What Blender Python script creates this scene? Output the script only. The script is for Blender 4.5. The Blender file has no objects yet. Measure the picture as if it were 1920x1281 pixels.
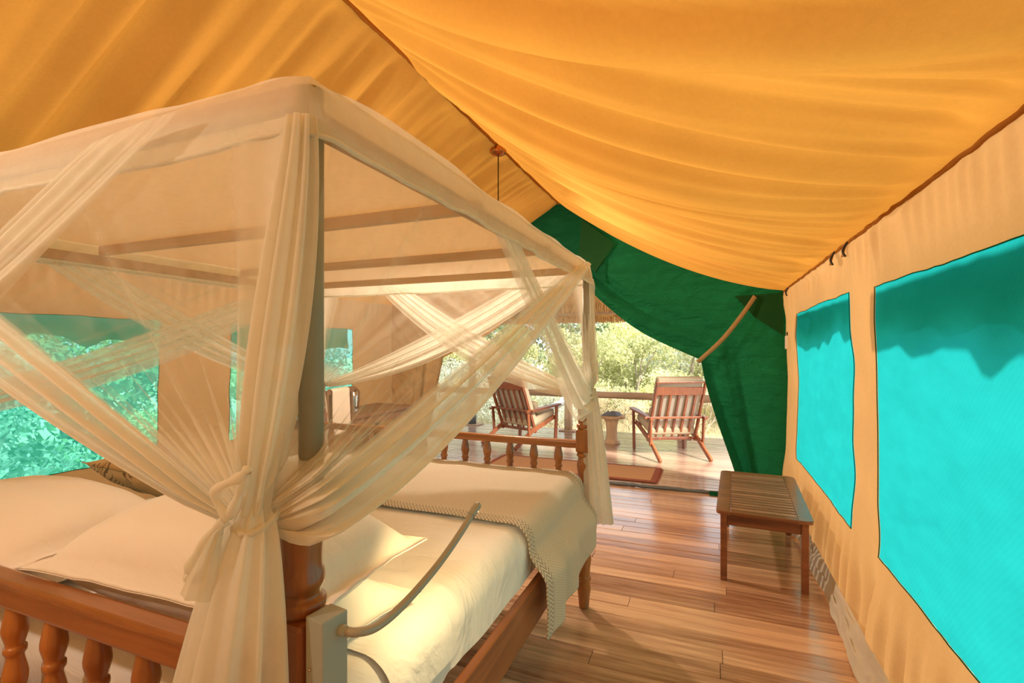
import bpy, bmesh, math, random
import numpy as np
from mathutils import Vector, Matrix
random.seed(7); RNG = np.random.default_rng(7)
SC = bpy.context.scene
COL = SC.collection
PI = math.pi

# ---------------------------------------------------------------- camera
F = 925.0                       # focal length in pixels of the 1920 frame
YAW = math.radians(21.8)
CAMH = 1.5
cam = bpy.data.cameras.new('camera'); cam_o = bpy.data.objects.new('camera', cam); COL.objects.link(cam_o)
cam.sensor_width = 36.0; cam.lens = F / 1920 * 36.0
cam.shift_y = 11.5 / 1920
cam.clip_start = 0.02; cam.clip_end = 300
cam_o.location = (0, 0, CAMH); cam_o.rotation_euler = (PI / 2, 0, YAW)
SC.camera = cam_o
# ---------------------------------------------------------------- sky, sun, exposure
w = bpy.data.worlds.new('sky'); SC.world = w; w.use_nodes = True
bg = w.node_tree.nodes['Background']
bg.inputs[0].default_value = (0.82, 0.92, 1.0, 1); bg.inputs[1].default_value = 1.35
sun = bpy.data.lights.new('sun', 'SUN'); sun_o = bpy.data.objects.new('sun', sun); COL.objects.link(sun_o)
sun.energy = 9.0; sun.angle = math.radians(8); sun.color = (1.0, 0.93, 0.80)
sun_o.rotation_euler = Vector((0.70, -0.37, 0.62)).to_track_quat('Z', 'Y').to_euler()
SC.view_settings.view_transform = 'Standard'; SC.view_settings.look = 'None'
SC.view_settings.gamma = 1.0; SC.view_settings.use_curve_mapping = False
SC.view_settings.exposure = 0.5
SC.cycles.transparent_max_bounces = 24
SC.cycles.max_bounces = 10; SC.cycles.diffuse_bounces = 6; SC.cycles.transmission_bounces = 8
SC.cycles.sample_clamp_indirect = 6.0

# ---------------------------------------------------------------- key dimensions (metres)
XR, XL, XC = 0.70, -4.02, -1.64          # right wall, left wall, ridge
ZE, ZR = 2.075, 3.20                     # eave, ridge
Y0, Y1 = -1.6, 5.65                      # back wall, front wall

# ---------------------------------------------------------------- helpers
def S(a, b, x):
    t = np.clip((x - a) / (b - a), 0, 1); return t * t * (3 - 2 * t)

_tab = RNG.random(4096) * 2 - 1
def n1(x, seed=0):
    x = np.asarray(x, float); i = np.floor(x).astype(int); f = x - i; f = f * f * (3 - 2 * f)
    a = _tab[(i * 7 + seed * 131) % 4096]; b = _tab[((i + 1) * 7 + seed * 131) % 4096]
    return a + (b - a) * f
def n2(x, y, seed=0):
    x = np.asarray(x, float); y = np.asarray(y, float)
    j = np.floor(y).astype(int); f = y - j; f = f * f * (3 - 2 * f)
    def row(jj):
        i = np.floor(x).astype(int); g = x - i; g = g * g * (3 - 2 * g)
        a = _tab[(i * 7 + jj * 113 + seed * 131) % 4096]; b = _tab[((i + 1) * 7 + jj * 113 + seed * 131) % 4096]
        return a + (b - a) * g
    a = row(j); b = row(j + 1); return a + (b - a) * f

def tag(o, label=None, cat=None, group=None, kind=None):
    if label: o['label'] = label
    if cat: o['category'] = cat
    if group: o['group'] = group
    if kind: o['kind'] = kind
    return o
def empty(name, loc=(0, 0, 0), rz=0.0, label=None, cat=None, group=None, kind=None):
    o = bpy.data.objects.new(name, None); COL.objects.link(o)
    o.location = loc; o.rotation_euler = (0, 0, rz); o.empty_display_size = 0.1
    return tag(o, label, cat, group, kind)
def link_mesh(name, me, mat=None, parent=None, smooth=False):
    if mat is not None and not me.materials: me.materials.append(mat)
    if smooth:
        me.polygons.foreach_set('use_smooth', [True] * len(me.polygons))
    o = bpy.data.objects.new(name, me); COL.objects.link(o)
    if parent is not None: o.parent = parent
    return o
def mesh_obj(name, verts, faces, mat=None, parent=None, smooth=False):
    me = bpy.data.meshes.new(name); me.from_pydata([tuple(v) for v in verts], [], faces); me.update()
    return link_mesh(name, me, mat, parent, smooth)
def bm_obj(name, bm, mat=None, parent=None, smooth=False):
    bmesh.ops.recalc_face_normals(bm, faces=bm.faces)
    me = bpy.data.meshes.new(name); bm.to_mesh(me); bm.free()
    return link_mesh(name, me, mat, parent, smooth)
def grid_faces(nu, nv, wrap_u=False, off=0):
    fs = []
    for i in range(nu if wrap_u else nu - 1):
        i2 = (i + 1) % nu
        for j in range(nv - 1):
            fs.append((off + i * nv + j, off + i2 * nv + j, off + i2 * nv + j + 1, off + i * nv + j + 1))
    return fs
def grid_obj(name, P, mat, parent=None, wrap=False, uv=None, dens=None, smooth=True):
    """P: array nu,nv,3"""
    nu, nv = P.shape[:2]
    o = mesh_obj(name, P.reshape(-1, 3), grid_faces(nu, nv, wrap), mat, parent, smooth)
    me = o.data
    if uv is not None:
        lay = me.uv_layers.new(name='UVMap'); U = uv.reshape(-1, 2)
        idx = np.empty(len(me.loops), dtype=np.int32); me.loops.foreach_get('vertex_index', idx)
        lay.data.foreach_set('uv', U[idx].astype(np.float32).ravel())
    if dens is not None:
        a = me.attributes.new('cloth_layers', 'FLOAT', 'POINT'); a.data.foreach_set('value', dens.astype(np.float32).ravel())
    return o
def box_bm(bm, c, s, rot=None, bevel=0.0, seg=2):
    r = bmesh.ops.create_cube(bm, size=1.0); vs = r['verts']
    M = Matrix.Translation(c) @ (rot.to_4x4() if rot is not None else Matrix.Identity(4)) @ Matrix.Diagonal((s[0], s[1], s[2], 1))
    bmesh.ops.transform(bm, matrix=M, verts=vs)
    if bevel > 0:
        es = list({e for v in vs for e in v.link_edges})
        bmesh.ops.bevel(bm, geom=es, offset=bevel, segments=seg, affect='EDGES', profile=0.5)
def box(name, c, s, mat, parent=None, bevel=0.004, seg=2, rot=None):
    bm = bmesh.new(); box_bm(bm, Vector(c), s, rot, bevel, seg); return bm_obj(name, bm, mat, parent, False)
def bar(name, a, b, wx, wz, mat, parent=None, bevel=0.004, up=(0, 0, 1), seg=2):
    """box running from a to b; wx across, wz along 'up'"""
    a, b = Vector(a), Vector(b); d = (b - a); L = d.length; d.normalize()
    u = Vector(up); x = d.cross(u).normalized(); z = x.cross(d).normalized()
    R = Matrix((x, d, z)).transposed()
    bm = bmesh.new(); box_bm(bm, (a + b) / 2, (wx, L, wz), R, bevel, seg)
    return bm_obj(name, bm, mat, parent, False)
def tube_pts(path, rad, n=10, caps=True):
    path = [Vector(p) for p in path]; m = len(path)
    rad = rad if hasattr(rad, '__len__') else [rad] * m
    V = []; prev = None
    for k in range(m):
        t = (path[min(k + 1, m - 1)] - path[max(k - 1, 0)]).normalized()
        if prev is None:
            x = t.orthogonal().normalized()
        else:
            x = (prev - t * prev.dot(t)).normalized()
        prev = x; y = t.cross(x)
        for i in range(n):
            a = 2 * PI * i / n; V.append(path[k] + (x * math.cos(a) + y * math.sin(a)) * rad[k])
    Fs = []
    for k in range(m - 1):
        for i in range(n):
            i2 = (i + 1) % n; Fs.append((k * n + i, k * n + i2, (k + 1) * n + i2, (k + 1) * n + i))
    if caps: Fs.append(tuple(range(n))[::-1]); Fs.append(tuple((m - 1) * n + i for i in range(n)))
    return V, Fs
def tube(name, path, rad, mat, parent=None, n=10, smooth=True):
    V, Fs = tube_pts(path, rad, n); return mesh_obj(name, V, Fs, mat, parent, smooth)
def smooth_path(pts, n=8):
    pts = [Vector(p) for p in pts]; out = []
    P = [pts[0]] + pts + [pts[-1]]
    for i in range(1, len(P) - 2):
        p0, p1, p2, p3 = P[i - 1], P[i], P[i + 1], P[i + 2]
        for k in range(n):
            t = k / n
            out.append(0.5 * ((2 * p1) + (-p0 + p2) * t + (2 * p0 - 5 * p1 + 4 * p2 - p3) * t * t + (-p0 + 3 * p1 - 3 * p2 + p3) * t ** 3))
    out.append(pts[-1]); return out
def lathe_data(prof, n=20):
    V = []; Fs = []
    for (r, z) in prof:
        for i in range(n):
            a = 2 * PI * i / n; V.append((r * math.cos(a), r * math.sin(a), z))
    m = len(prof)
    for k in range(m - 1):
        for i in range(n):
            i2 = (i + 1) % n; Fs.append((k * n + i, k * n + i2, (k + 1) * n + i2, (k + 1) * n + i))
    Fs.append(tuple(range(n))[::-1]); Fs.append(tuple((m - 1) * n + i for i in range(n)))
    return V, Fs
def fine(prof, k=5):
    """smooth interpolation of a lathe profile"""
    p = np.array(prof); out = []
    P = smooth_path([(a, 0, b) for a, b in prof], k)
    return [(max(v.x, 0.001), v.z) for v in P]
def lathe(name, prof, mat, parent=None, loc=(0, 0, 0), n=20, smooth=True):
    V, Fs = lathe_data(prof, n); o = mesh_obj(name, V, Fs, mat, parent, smooth); o.location = loc; return o
def copy_tree(o, parent=None):
    c = o.copy(); COL.objects.link(c); c.parent = parent
    if parent is not None: c.matrix_parent_inverse = o.matrix_parent_inverse.copy()
    for ch in list(o.children): copy_tree(ch, c)
    return c

# ---------------------------------------------------------------- materials
class NT:
    def __init__(s, name):
        s.m = bpy.data.materials.new(name); s.m.use_nodes = True; s.t = s.m.node_tree; s.t.nodes.clear()
        s.out = s.t.nodes.new('ShaderNodeOutputMaterial')
    def n(s, ty, ins=None, **kw):
        nd = s.t.nodes.new('ShaderNode' + ty)
        for k, v in kw.items(): setattr(nd, k, v)
        for k, v in (ins or {}).items():
            sock = nd.inputs[k]
            if isinstance(v, bpy.types.NodeSocket): s.t.links.new(v, sock)
            else:
                if hasattr(sock, 'default_value') and hasattr(sock.default_value, '__len__') and len(sock.default_value) == 4 and hasattr(v, '__len__') and len(v) == 3: v = (*v, 1)
                sock.default_value = v
        return nd
    def math(s, op, a, b=0.0, c=None, clamp=False):
        ins = {0: a, 1: b}
        if c is not None: ins[2] = c
        return s.n('Math', ins, operation=op, use_clamp=clamp).outputs[0]
    def ramp(s, fac, stops):
        r = s.n('ValToRGB', {0: fac}); e = r.color_ramp.elements
        while len(e) < len(stops): e.new(0.5)
        for k, (p, c) in enumerate(stops):
            e[k].position = p; e[k].color = (*c, 1) if len(c) == 3 else c
        return r.outputs[0]
    def mix(s, fac, a, b, bt='MIX'):
        m = s.n('Mix', data_type='RGBA', blend_type=bt)
        for k, v in ((0, fac), (6, a), (7, b)):
            if isinstance(v, bpy.types.NodeSocket): s.t.links.new(v, m.inputs[k])
            else: m.inputs[k].default_value = v if not hasattr(v, '__len__') else (*v[:3], 1)
        return m.outputs[2]
    def bump(s, h, strength=0.3, dist=0.01):
        return s.n('Bump', {'Height': h, 'Strength': strength, 'Distance': dist}).outputs[0]
    def done(s, shader):
        s.t.links.new(shader, s.out.inputs[0]); return s.m
def noise(t, vec, scale, detail=3, rough=0.5, dist=0.0):
    return t.n('TexNoise', {'Vector': vec, 'Scale': scale, 'Detail': detail, 'Roughness': rough, 'Distortion': dist}).outputs[0]
def geo_pos(t): return t.n('NewGeometry').outputs['Position']
def obj_pos(t): return t.n('TexCoord').outputs['Object']

def mat_canvas(name, col, tcol, trans=0.5, weave=900, var=0.12, wrinkle=0.0, wdir=(1.0, 1.0, 2.6)):
    t = NT(name); p = geo_pos(t)
    v = noise(t, p, 3.0, 4); v2 = noise(t, p, 60, 2)
    k = t.math('ADD', t.math('MULTIPLY', t.math('SUBTRACT', v, 0.5), var * 2), t.math('ADD', 1.0, t.math('MULTIPLY', t.math('SUBTRACT', v2, 0.5), 0.12)))
    c1 = t.n('VectorMath', {0: col, 'Scale': k}, operation='SCALE').outputs[0]
    c2 = t.n('VectorMath', {0: tcol, 'Scale': k}, operation='SCALE').outputs[0]
    wv = noise(t, p, 220, 1)
    b = t.bump(wv, 0.15, 0.002)
    if wrinkle > 0:
        q = t.n('VectorMath', {0: p, 1: wdir}, operation='MULTIPLY').outputs[0]
        wn = noise(t, q, 5.0, 5, 0.6, 1.2)
        b = t.n('Bump', {'Height': wn, 'Strength': wrinkle, 'Distance': 0.05, 'Normal': b}).outputs[0]
    d = t.n('BsdfDiffuse', {'Color': c1, 'Normal': b}).outputs[0]
    tr = t.n('BsdfTranslucent', {'Color': c2, 'Normal': b}).outputs[0]
    return t.done(t.n('MixShader', {0: trans, 1: d, 2: tr}).outputs[0])
def mat_mesh_pane(name, col, tcol, opac, trans=0.6, tint=(0.6, 0.95, 0.92)):
    t = NT(name); p = geo_pos(t)
    sp = t.n('SeparateXYZ', {0: p})
    q = t.n('CombineXYZ', {0: sp.outputs[0], 1: t.math('MULTIPLY', sp.outputs[1], 2.2), 2: t.math('MULTIPLY', sp.outputs[2], 5.0)}).outputs[0]
    v = noise(t, q, 2.2, 5, 0.6)
    wv = t.n('TexWave', {'Vector': p, 'Scale': 60.0, 'Distortion': 1.0}, bands_direction='Z').outputs[1]
    wv2 = t.n('TexWave', {'Vector': p, 'Scale': 24.0, 'Distortion': 2.0}, bands_direction='DIAGONAL').outputs[1]
    k = t.math('ADD', 0.82, t.math('ADD', t.math('MULTIPLY', v, 0.34), t.math('ADD', t.math('MULTIPLY', wv, 0.07), t.math('MULTIPLY', wv2, 0.04))))
    c1 = t.n('VectorMath', {0: col, 'Scale': k}, operation='SCALE').outputs[0]
    c2 = t.n('VectorMath', {0: tcol, 'Scale': k}, operation='SCALE').outputs[0]
    d = t.n('BsdfDiffuse', {'Color': c1}).outputs[0]
    tr = t.n('BsdfTranslucent', {'Color': c2}).outputs[0]
    s = t.n('MixShader', {0: trans, 1: d, 2: tr}).outputs[0]
    tp = t.n('BsdfTransparent', {'Color': tint}).outputs[0]
    return t.done(t.n('MixShader', {0: opac, 1: tp, 2: s}).outputs[0])
def mat_net(name, col, tcol):
    t = NT(name)
    a = t.n('Attribute', attribute_name='cloth_layers').outputs['Fac']
    p = geo_pos(t); v = noise(t, p, 30, 2)
    a2 = t.math('ADD', a, t.math('MULTIPLY', t.math('SUBTRACT', v, 0.5), 0.12), clamp=True)
    d = t.n('BsdfDiffuse', {'Color': col}).outputs[0]
    tr = t.n('BsdfTranslucent', {'Color': tcol}).outputs[0]
    s = t.n('MixShader', {0: 0.5, 1: d, 2: tr}).outputs[0]
    tp = t.n('BsdfTransparent', {'Color': (1, 1, 1)}).outputs[0]
    return t.done(t.n('MixShader', {0: a2, 1: tp, 2: s}).outputs[0])
def mat_wood(name, dark, light, axis=0, scale=6.0, rough=0.35, coat=0.0, rnd=0.25, world=False, knots=True):
    t = NT(name)
    p = geo_pos(t) if world else obj_pos(t)
    r = t.n('ObjectInfo').outputs['Random']
    p = t.n('VectorMath', {0: p, 1: t.n('CombineXYZ', {0: t.math('MULTIPLY', r, 17.0), 1: t.math('MULTIPLY', r, 31.0), 2: t.math('MULTIPLY', r, 7.0)}).outputs[0]}, operation='ADD').outputs[0]
    sc = [8.0, 8.0, 8.0]; sc[axis] = 0.55
    q = t.n('VectorMath', {0: p, 1: sc}, operation='MULTIPLY').outputs[0]
    g = noise(t, q, scale, 6, 0.62, 0.6)
    g2 = noise(t, q, scale * 0.35, 3, 0.5, 1.5)
    f = t.math('ADD', t.math('MULTIPLY', g, 0.6), t.math('MULTIPLY', g2, 0.5))
    f = t.math('ADD', f, t.math('MULTIPLY', t.math('SUBTRACT', r, 0.5), rnd))
    c = t.ramp(f, [(0.32, dark), (0.72, light)])
    rr = t.math('ADD', rough - 0.08, t.math('MULTIPLY', g2, 0.2))
    b = t.bump(g, 0.12, 0.003)
    s = t.n('BsdfPrincipled', {'Base Color': c, 'Roughness': rr, 'Normal': b, 'Coat Weight': coat, 'Coat Roughness': 0.15}).outputs[0]
    return t.done(s)
def mat_plain(name, col, rough=0.6, metal=0.0, var=0.1, scale=20, bump=0.0, bscale=200, sheen=0.0, trans=0.0):
    t = NT(name); p = obj_pos(t)
    v = noise(t, p, scale, 3)
    k = t.math('ADD', 1.0 - var, t.math('MULTIPLY', v, var * 2))
    c = t.n('VectorMath', {0: col, 'Scale': k}, operation='SCALE').outputs[0]
    ins = {'Base Color': c, 'Roughness': rough, 'Metallic': metal, 'Sheen Weight': sheen}
    if bump > 0: ins['Normal'] = t.bump(noise(t, p, bscale, 2), bump, 0.004)
    s = t.n('BsdfPrincipled', ins).outputs[0]
    if trans > 0:
        s = t.n('MixShader', {0: trans, 1: s, 2: t.n('BsdfTranslucent', {'Color': c}).outputs[0]}).outputs[0]
    return t.done(s)
def mat_cloth_wrinkled(name, col, strength=0.5, scale=5.0):
    t = NT(name); p = obj_pos(t)
    q = t.n('VectorMath', {0: p, 1: (1.0, 1.6, 1.0)}, operation='MULTIPLY').outputs[0]
    a = noise(t, q, scale, 4, 0.55, 1.2); b2 = noise(t, p, 350, 1)
    h = t.math('ADD', a, t.math('MULTIPLY', b2, 0.02))
    s = t.n('BsdfPrincipled', {'Base Color': col, 'Roughness': 0.85, 'Sheen Weight': 0.1, 'Normal': t.bump(h, strength, 0.03)}).outputs[0]
    return t.done(s)
def mat_leaf(name, c1, c2):
    t = NT(name); p = geo_pos(t)
    v = noise(t, p, 1.1, 2); v2 = t.n('TexWhiteNoise', {'Vector': t.n('VectorMath', {0: p, 1: (9, 9, 9)}, operation='MULTIPLY').outputs[0]}).outputs[0]
    r = t.n('ObjectInfo').outputs['Random']
    f = t.math('ADD', t.math('MULTIPLY', v, 0.9), t.math('ADD', t.math('MULTIPLY', v2, 0.25), t.math('MULTIPLY', t.math('SUBTRACT', r, 0.6), 0.3)))
    c = t.ramp(f, [(0.3, c1), (0.75, c2)])
    d = t.n('BsdfDiffuse', {'Color': c}).outputs[0]; tr = t.n('BsdfTranslucent', {'Color': c}).outputs[0]
    return t.done(t.n('MixShader', {0: 0.45, 1: d, 2: tr}).outputs[0])
def mat_throw(name):
    """herringbone weave: narrow chevrons in the middle, broad ones in the borders (UV in metres)"""
    t = NT(name)
    uv = t.n('UVMap').outputs[0]; sp = t.n('SeparateXYZ', {0: uv}); u, v = sp.outputs[0], sp.outputs[1]
    def chev(px, py, w):
        tri = t.math('PINGPONG', v, px)
        q = t.math('FRACT', t.math('DIVIDE', t.math('ADD', u, tri), py))
        return t.math('GREATER_THAN', q, w)
    a = chev(0.022, 0.017, 0.48); b = chev(0.012, 0.011, 0.45)
    # borders: v in 0..L
    L = 0.90
    edge = t.math('MINIMUM', v, t.math('SUBTRACT', L, v))
    m = t.math('LESS_THAN', edge, 0.062)
    bfac = t.math('MULTIPLY', b, 0.5)
    mixf = t.n('Mix', {0: m, 2: bfac, 3: a}, data_type='FLOAT').outputs[0]
    c = t.mix(mixf, (0.70, 0.64, 0.54), (0.31, 0.29, 0.26))
    nz = noise(t, uv, 300, 1)
    s = t.n('BsdfPrincipled', {'Base Color': c, 'Roughness': 0.9, 'Sheen Weight': 0.2, 'Normal': t.bump(t.math('ADD', nz, t.math('MULTIPLY', mixf, -0.6)), 0.35, 0.002)}).outputs[0]
    return t.done(s)
def mat_stripes_cushion(name):
    t = NT(name); p = obj_pos(t)
    d = t.n('VectorMath', {0: t.n('VectorMath', {0: p, 1: (1.0, 1.0, 1.0)}, operation='MULTIPLY').outputs[0]}, operation='LENGTH').outputs['Value']
    nz = noise(t, p, 7, 3)
    r = t.math('FRACT', t.math('MULTIPLY', t.math('ADD', d, t.math('MULTIPLY', nz, 0.12)), 60.0))
    line = t.math('GREATER_THAN', r, 0.70)
    patch = t.math('GREATER_THAN', noise(t, p, 5.0, 1), 0.5)
    c = t.mix(t.math('MULTIPLY', line, patch), (0.62, 0.46, 0.26), (0.20, 0.13, 0.08))
    s = t.n('BsdfPrincipled', {'Base Color': c, 'Roughness': 0.85, 'Normal': t.bump(noise(t, p, 14, 4), 0.5, 0.02)}).outputs[0]
    return t.done(s)
def mat_jute(name, col):
    t = NT(name); p = geo_pos(t)
    wv = t.n('TexWave', {'Vector': p, 'Scale': 40.0, 'Distortion': 2.0, 'Detail': 2.0}, bands_direction='Y').outputs[1]
    nz = noise(t, p, 90, 2)
    k = t.math('ADD', 0.75, t.math('ADD', t.math('MULTIPLY', wv, 0.2), t.math('MULTIPLY', nz, 0.35)))
    c = t.n('VectorMath', {0: col, 'Scale': k}, operation='SCALE').outputs[0]
    s = t.n('BsdfPrincipled', {'Base Color': c, 'Roughness': 0.95, 'Normal': t.bump(t.math('ADD', wv, nz), 0.6, 0.004)}).outputs[0]
    return t.done(s)
def mat_thatch(name):
    t = NT(name); p = obj_pos(t); r = t.n('ObjectInfo').outputs['Random']
    v = noise(t, t.n('VectorMath', {0: p, 1: (60, 3, 10)}, operation='MULTIPLY').outputs[0], 1.0, 4, 0.7)
    c = t.ramp(v, [(0.25, (0.36, 0.19, 0.06)), (0.6, (0.78, 0.48, 0.19)), (0.8, (0.92, 0.68, 0.36))])
    return t.done(t.n('BsdfPrincipled', {'Base Color': c, 'Roughness': 0.9, 'Normal': t.bump(v, 0.8, 0.01)}).outputs[0])
def mat_ground(name):
    t = NT(name); p = geo_pos(t)
    a = noise(t, p, 0.7, 5, 0.6); b = noise(t, p, 14, 4, 0.7)
    f = t.math('ADD', t.math('MULTIPLY', a, 0.5), t.math('MULTIPLY', b, 0.5))
    c = t.ramp(f, [(0.3, (0.46, 0.37, 0.24)), (0.5, (0.68, 0.59, 0.42)), (0.7, (0.78, 0.72, 0.55))])
    return t.done(t.n('BsdfPrincipled', {'Base Color': c, 'Roughness': 1.0, 'Normal': t.bump(b, 0.6, 0.05)}).outputs[0])
def mat_emit(name, col, st):
    t = NT(name); return t.done(t.n('Emission', {'Color': col, 'Strength': st}).outputs[0])

M = dict(
    roof=mat_canvas('golden_canvas', (0.62, 0.325, 0.085), (0.46, 0.195, 0.028), 0.31),
    wall=mat_canvas('tan_canvas', (0.58, 0.395, 0.215), (0.37, 0.20, 0.072), 0.28),
    seam=mat_canvas('seam_canvas', (0.50, 0.23, 0.05), (0.6, 0.25, 0.04), 0.35),
    skirt=mat_canvas('grey_vinyl', (0.66, 0.63, 0.56), (0.4, 0.36, 0.28), 0.1),
    green=mat_canvas('green_canvas', (0.014, 0.13, 0.06), (0.014, 0.22, 0.08), 0.45, wrinkle=1.0),
    dgreen=mat_canvas('olive_canvas', (0.025, 0.10, 0.035), (0.03, 0.19, 0.045), 0.45),
    flapgreen=mat_canvas('blind_canvas', (0.012, 0.15, 0.07), (0.01, 0.20, 0.09), 0.4),
    pane_r=mat_mesh_pane('teal_mesh_dense', (0.01, 0.34, 0.36), (0.008, 0.235, 0.255), 0.96, 0.6, (0.02, 0.5, 0.48)),
    pane_l=mat_mesh_pane('teal_mesh_open', (0.03, 0.62, 0.54), (0.02, 0.60, 0.52), 0.48, 0.6, (0.30, 0.95, 0.85)),
    net=mat_net('net_gauze', (0.90, 0.90, 0.85), (0.90, 0.89, 0.83)),
    bedwood=mat_wood('bed_wood', (0.16, 0.045, 0.012), (0.46, 0.17, 0.035), 2, 3.0, 0.28, 0.5),
    bedwood_x=mat_wood('bed_wood_rail', (0.17, 0.05, 0.012), (0.48, 0.18, 0.04), 0, 3.0, 0.28, 0.5),
    bedwood_y=mat_wood('bed_wood_side', (0.15, 0.045, 0.015), (0.36, 0.13, 0.045), 1, 3.0, 0.35, 0.3),
    pole=mat_plain('canopy_pole', (0.27, 0.27, 0.21), 0.5),
    beam=mat_wood('canopy_beam', (0.40, 0.25, 0.12), (0.60, 0.41, 0.22), 0, 2.0, 0.6),
    sheet=mat_cloth_wrinkled('white_cotton', (0.84, 0.86, 0.90), 0.6, 4.0),
    pillow=mat_cloth_wrinkled('pillow_cotton', (0.86, 0.83, 0.80), 0.25, 5.0),
    throw=mat_throw('herringbone_throw'),
    cushion=mat_stripes_cushion('printed_cushion'),
    floor=mat_wood('floor_wood', (0.25, 0.11, 0.06), (0.74, 0.47, 0.31), 0, 3.2, 0.20, 0.6, 0.30, True),
    deck=mat_wood('deck_wood', (0.24, 0.14, 0.10), (0.48, 0.33, 0.25), 0, 3.2, 0.24, 0.5, 0.22, True),
    dark=mat_plain('dark_gap', (0.05, 0.025, 0.012), 0.9),
    table=mat_wood('table_wood', (0.13, 0.040, 0.018), (0.33, 0.13, 0.06), 0, 4.0, 0.30, 0.3),
    slat=mat_wood('slat_wood', (0.20, 0.085, 0.05), (0.42, 0.22, 0.14), 0, 4.0, 0.30, 0.3),
    chair=mat_wood('chair_wood', (0.15, 0.04, 0.018), (0.38, 0.125, 0.05), 2, 4.0, 0.4, 0.1),
    cream=mat_plain('cream_cushion', (0.50, 0.42, 0.29), 0.9, 0, 0.06, 8, 0.15, 150),
    slip=mat_plain('pale_lining', (0.52, 0.48, 0.40), 0.9, 0, 0.05, 8, 0.1, 150),
    log=mat_wood('log_wood', (0.30, 0.17, 0.09), (0.62, 0.42, 0.27), 0, 2.0, 0.7),
    logz=mat_wood('post_wood', (0.36, 0.23, 0.13), (0.74, 0.56, 0.38), 2, 2.0, 0.7),
    slate=mat_plain('slate_paint', (0.11, 0.125, 0.14), 0.55),
    jute=mat_jute('jute_weave', (0.52, 0.30, 0.15)),
    rugedge=mat_jute('rug_border', (0.30, 0.085, 0.05)),
    lampgrey=mat_plain('lamp_grey', (0.33, 0.38, 0.38), 0.45, 0.0, 0.03),
    lamparm=mat_plain('lamp_arm_grey', (0.36, 0.36, 0.33), 0.45, 0.2, 0.03),
    metal=mat_plain('steel', (0.55, 0.55, 0.55), 0.25, 1.0, 0.03),
    brass=mat_plain('copper', (0.55, 0.22, 0.08), 0.28, 1.0, 0.05),
    black=mat_plain('black_cord', (0.015, 0.013, 0.012), 0.6),
    towel=mat_plain('white_towel', (0.80, 0.74, 0.66), 0.95, 0, 0.05, 30, 0.3, 300),
    darkwood=mat_wood('dark_desk_wood', (0.13, 0.06, 0.03), (0.30, 0.16, 0.08), 0, 3, 0.5),
    bag=mat_plain('brown_bag', (0.36, 0.20, 0.08), 0.85, 0, 0.15, 10, 0.2, 90),
    white=mat_plain('white_plastic', (0.80, 0.76, 0.68), 0.4, 0, 0.03),
    strap=mat_plain('olive_webbing', (0.34, 0.22, 0.09), 0.8, 0, 0.1, 40, 0.2, 300),
    thatch=mat_thatch('thatch'),
    ground=mat_ground('dry_ground'),
    grass=mat_leaf('dry_grass', (0.66, 0.56, 0.34), (0.92, 0.84, 0.62)),
    leaf_y=mat_leaf('leaf_yellow_green', (0.36, 0.39, 0.18), (0.86, 0.85, 0.50)),
    leaf_g=mat_leaf('leaf_green', (0.14, 0.22, 0.10), (0.52, 0.60, 0.34)),
    leaf_s=mat_leaf('leaf_grey', (0.32, 0.36, 0.28), (0.80, 0.82, 0.70)),
    leaf_d=mat_leaf('leaf_dry', (0.46, 0.38, 0.24), (0.88, 0.78, 0.56)),
    bark=mat_plain('bark', (0.30, 0.25, 0.19), 0.9, 0, 0.3, 12, 0.5, 40),
    deadlog=mat_plain('bleached_log', (0.50, 0.52, 0.56), 0.8, 0, 0.25, 12, 0.4, 30),
    bulb=mat_emit('bulb_glow', (1.0, 0.62, 0.28), 6.0),
    steelblue=mat_plain('blue_grey_cloth', (0.16, 0.19, 0.25), 0.8, 0, 0.3, 30, 0.3, 60),
)

# ================================================================= SETTING
# ---- ground
gx = np.linspace(-60, 40, 101); gy = np.linspace(-25, 90, 116)
GX, GY = np.meshgrid(gx, gy, indexing='ij')
GZ = -0.45 + 0.18 * n2(GX * 0.15, GY * 0.15, 3) * S(9.5, 16, GY) + 0.0 * GX
P = np.stack([GX, GY, GZ], -1)
g = grid_obj('ground', P, M['ground']); tag(g, 'dry sandy ground with pale grass outside the tent', None, None, 'structure')

# ---- floor planks (inside) and deck planks, each a board of its own
def board_mesh(name, width, th, mat):
    bm = bmesh.new(); box_bm(bm, Vector((0, 0, -th / 2)), (1.0, width, th))
    es = [e for e in bm.edges if abs(e.verts[0].co.x - e.verts[1].co.x) > 0.5 and e.verts[0].co.z > -th / 2]
    bmesh.ops.bevel(bm, geom=es, offset=0.0035, segments=1, affect='EDGES')
    bmesh.ops.recalc_face_normals(bm, faces=bm.faces)
    me = bpy.data.meshes.new(name); bm.to_mesh(me); bm.free(); me.materials.append(mat); return me
def boards(name, root, me, x0, x1, y0, y1, pitch, lens, seed):
    rnd = random.Random(seed); y = y0
    k = 0
    while y < y1 - 0.02:
        x = x0; L = rnd.choice(lens) * rnd.uniform(0.5, 1.0)
        while x < x1 - 0.01:
            e = min(x + L, x1)
            if x1 - e < 0.35: e = x1
            o = bpy.data.objects.new(name, me); COL.objects.link(o); o.parent = root
            o.location = ((x + e) / 2, y + pitch / 2, rnd.uniform(-0.0015, 0.0015)); o.scale = (e - x - 0.003, 1, 1)
            x = e; L = rnd.choice(lens)
        y += pitch; k += 1
fl = box('floor', ((XL + XR) / 2, (Y0 + 5.45) / 2, -0.06), (XR - XL + 0.3, 5.45 - Y0, 0.06), M['dark'], None, 0.0)
tag(fl, 'varnished reddish brown plank floor inside the tent', None, None, 'structure')
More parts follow.
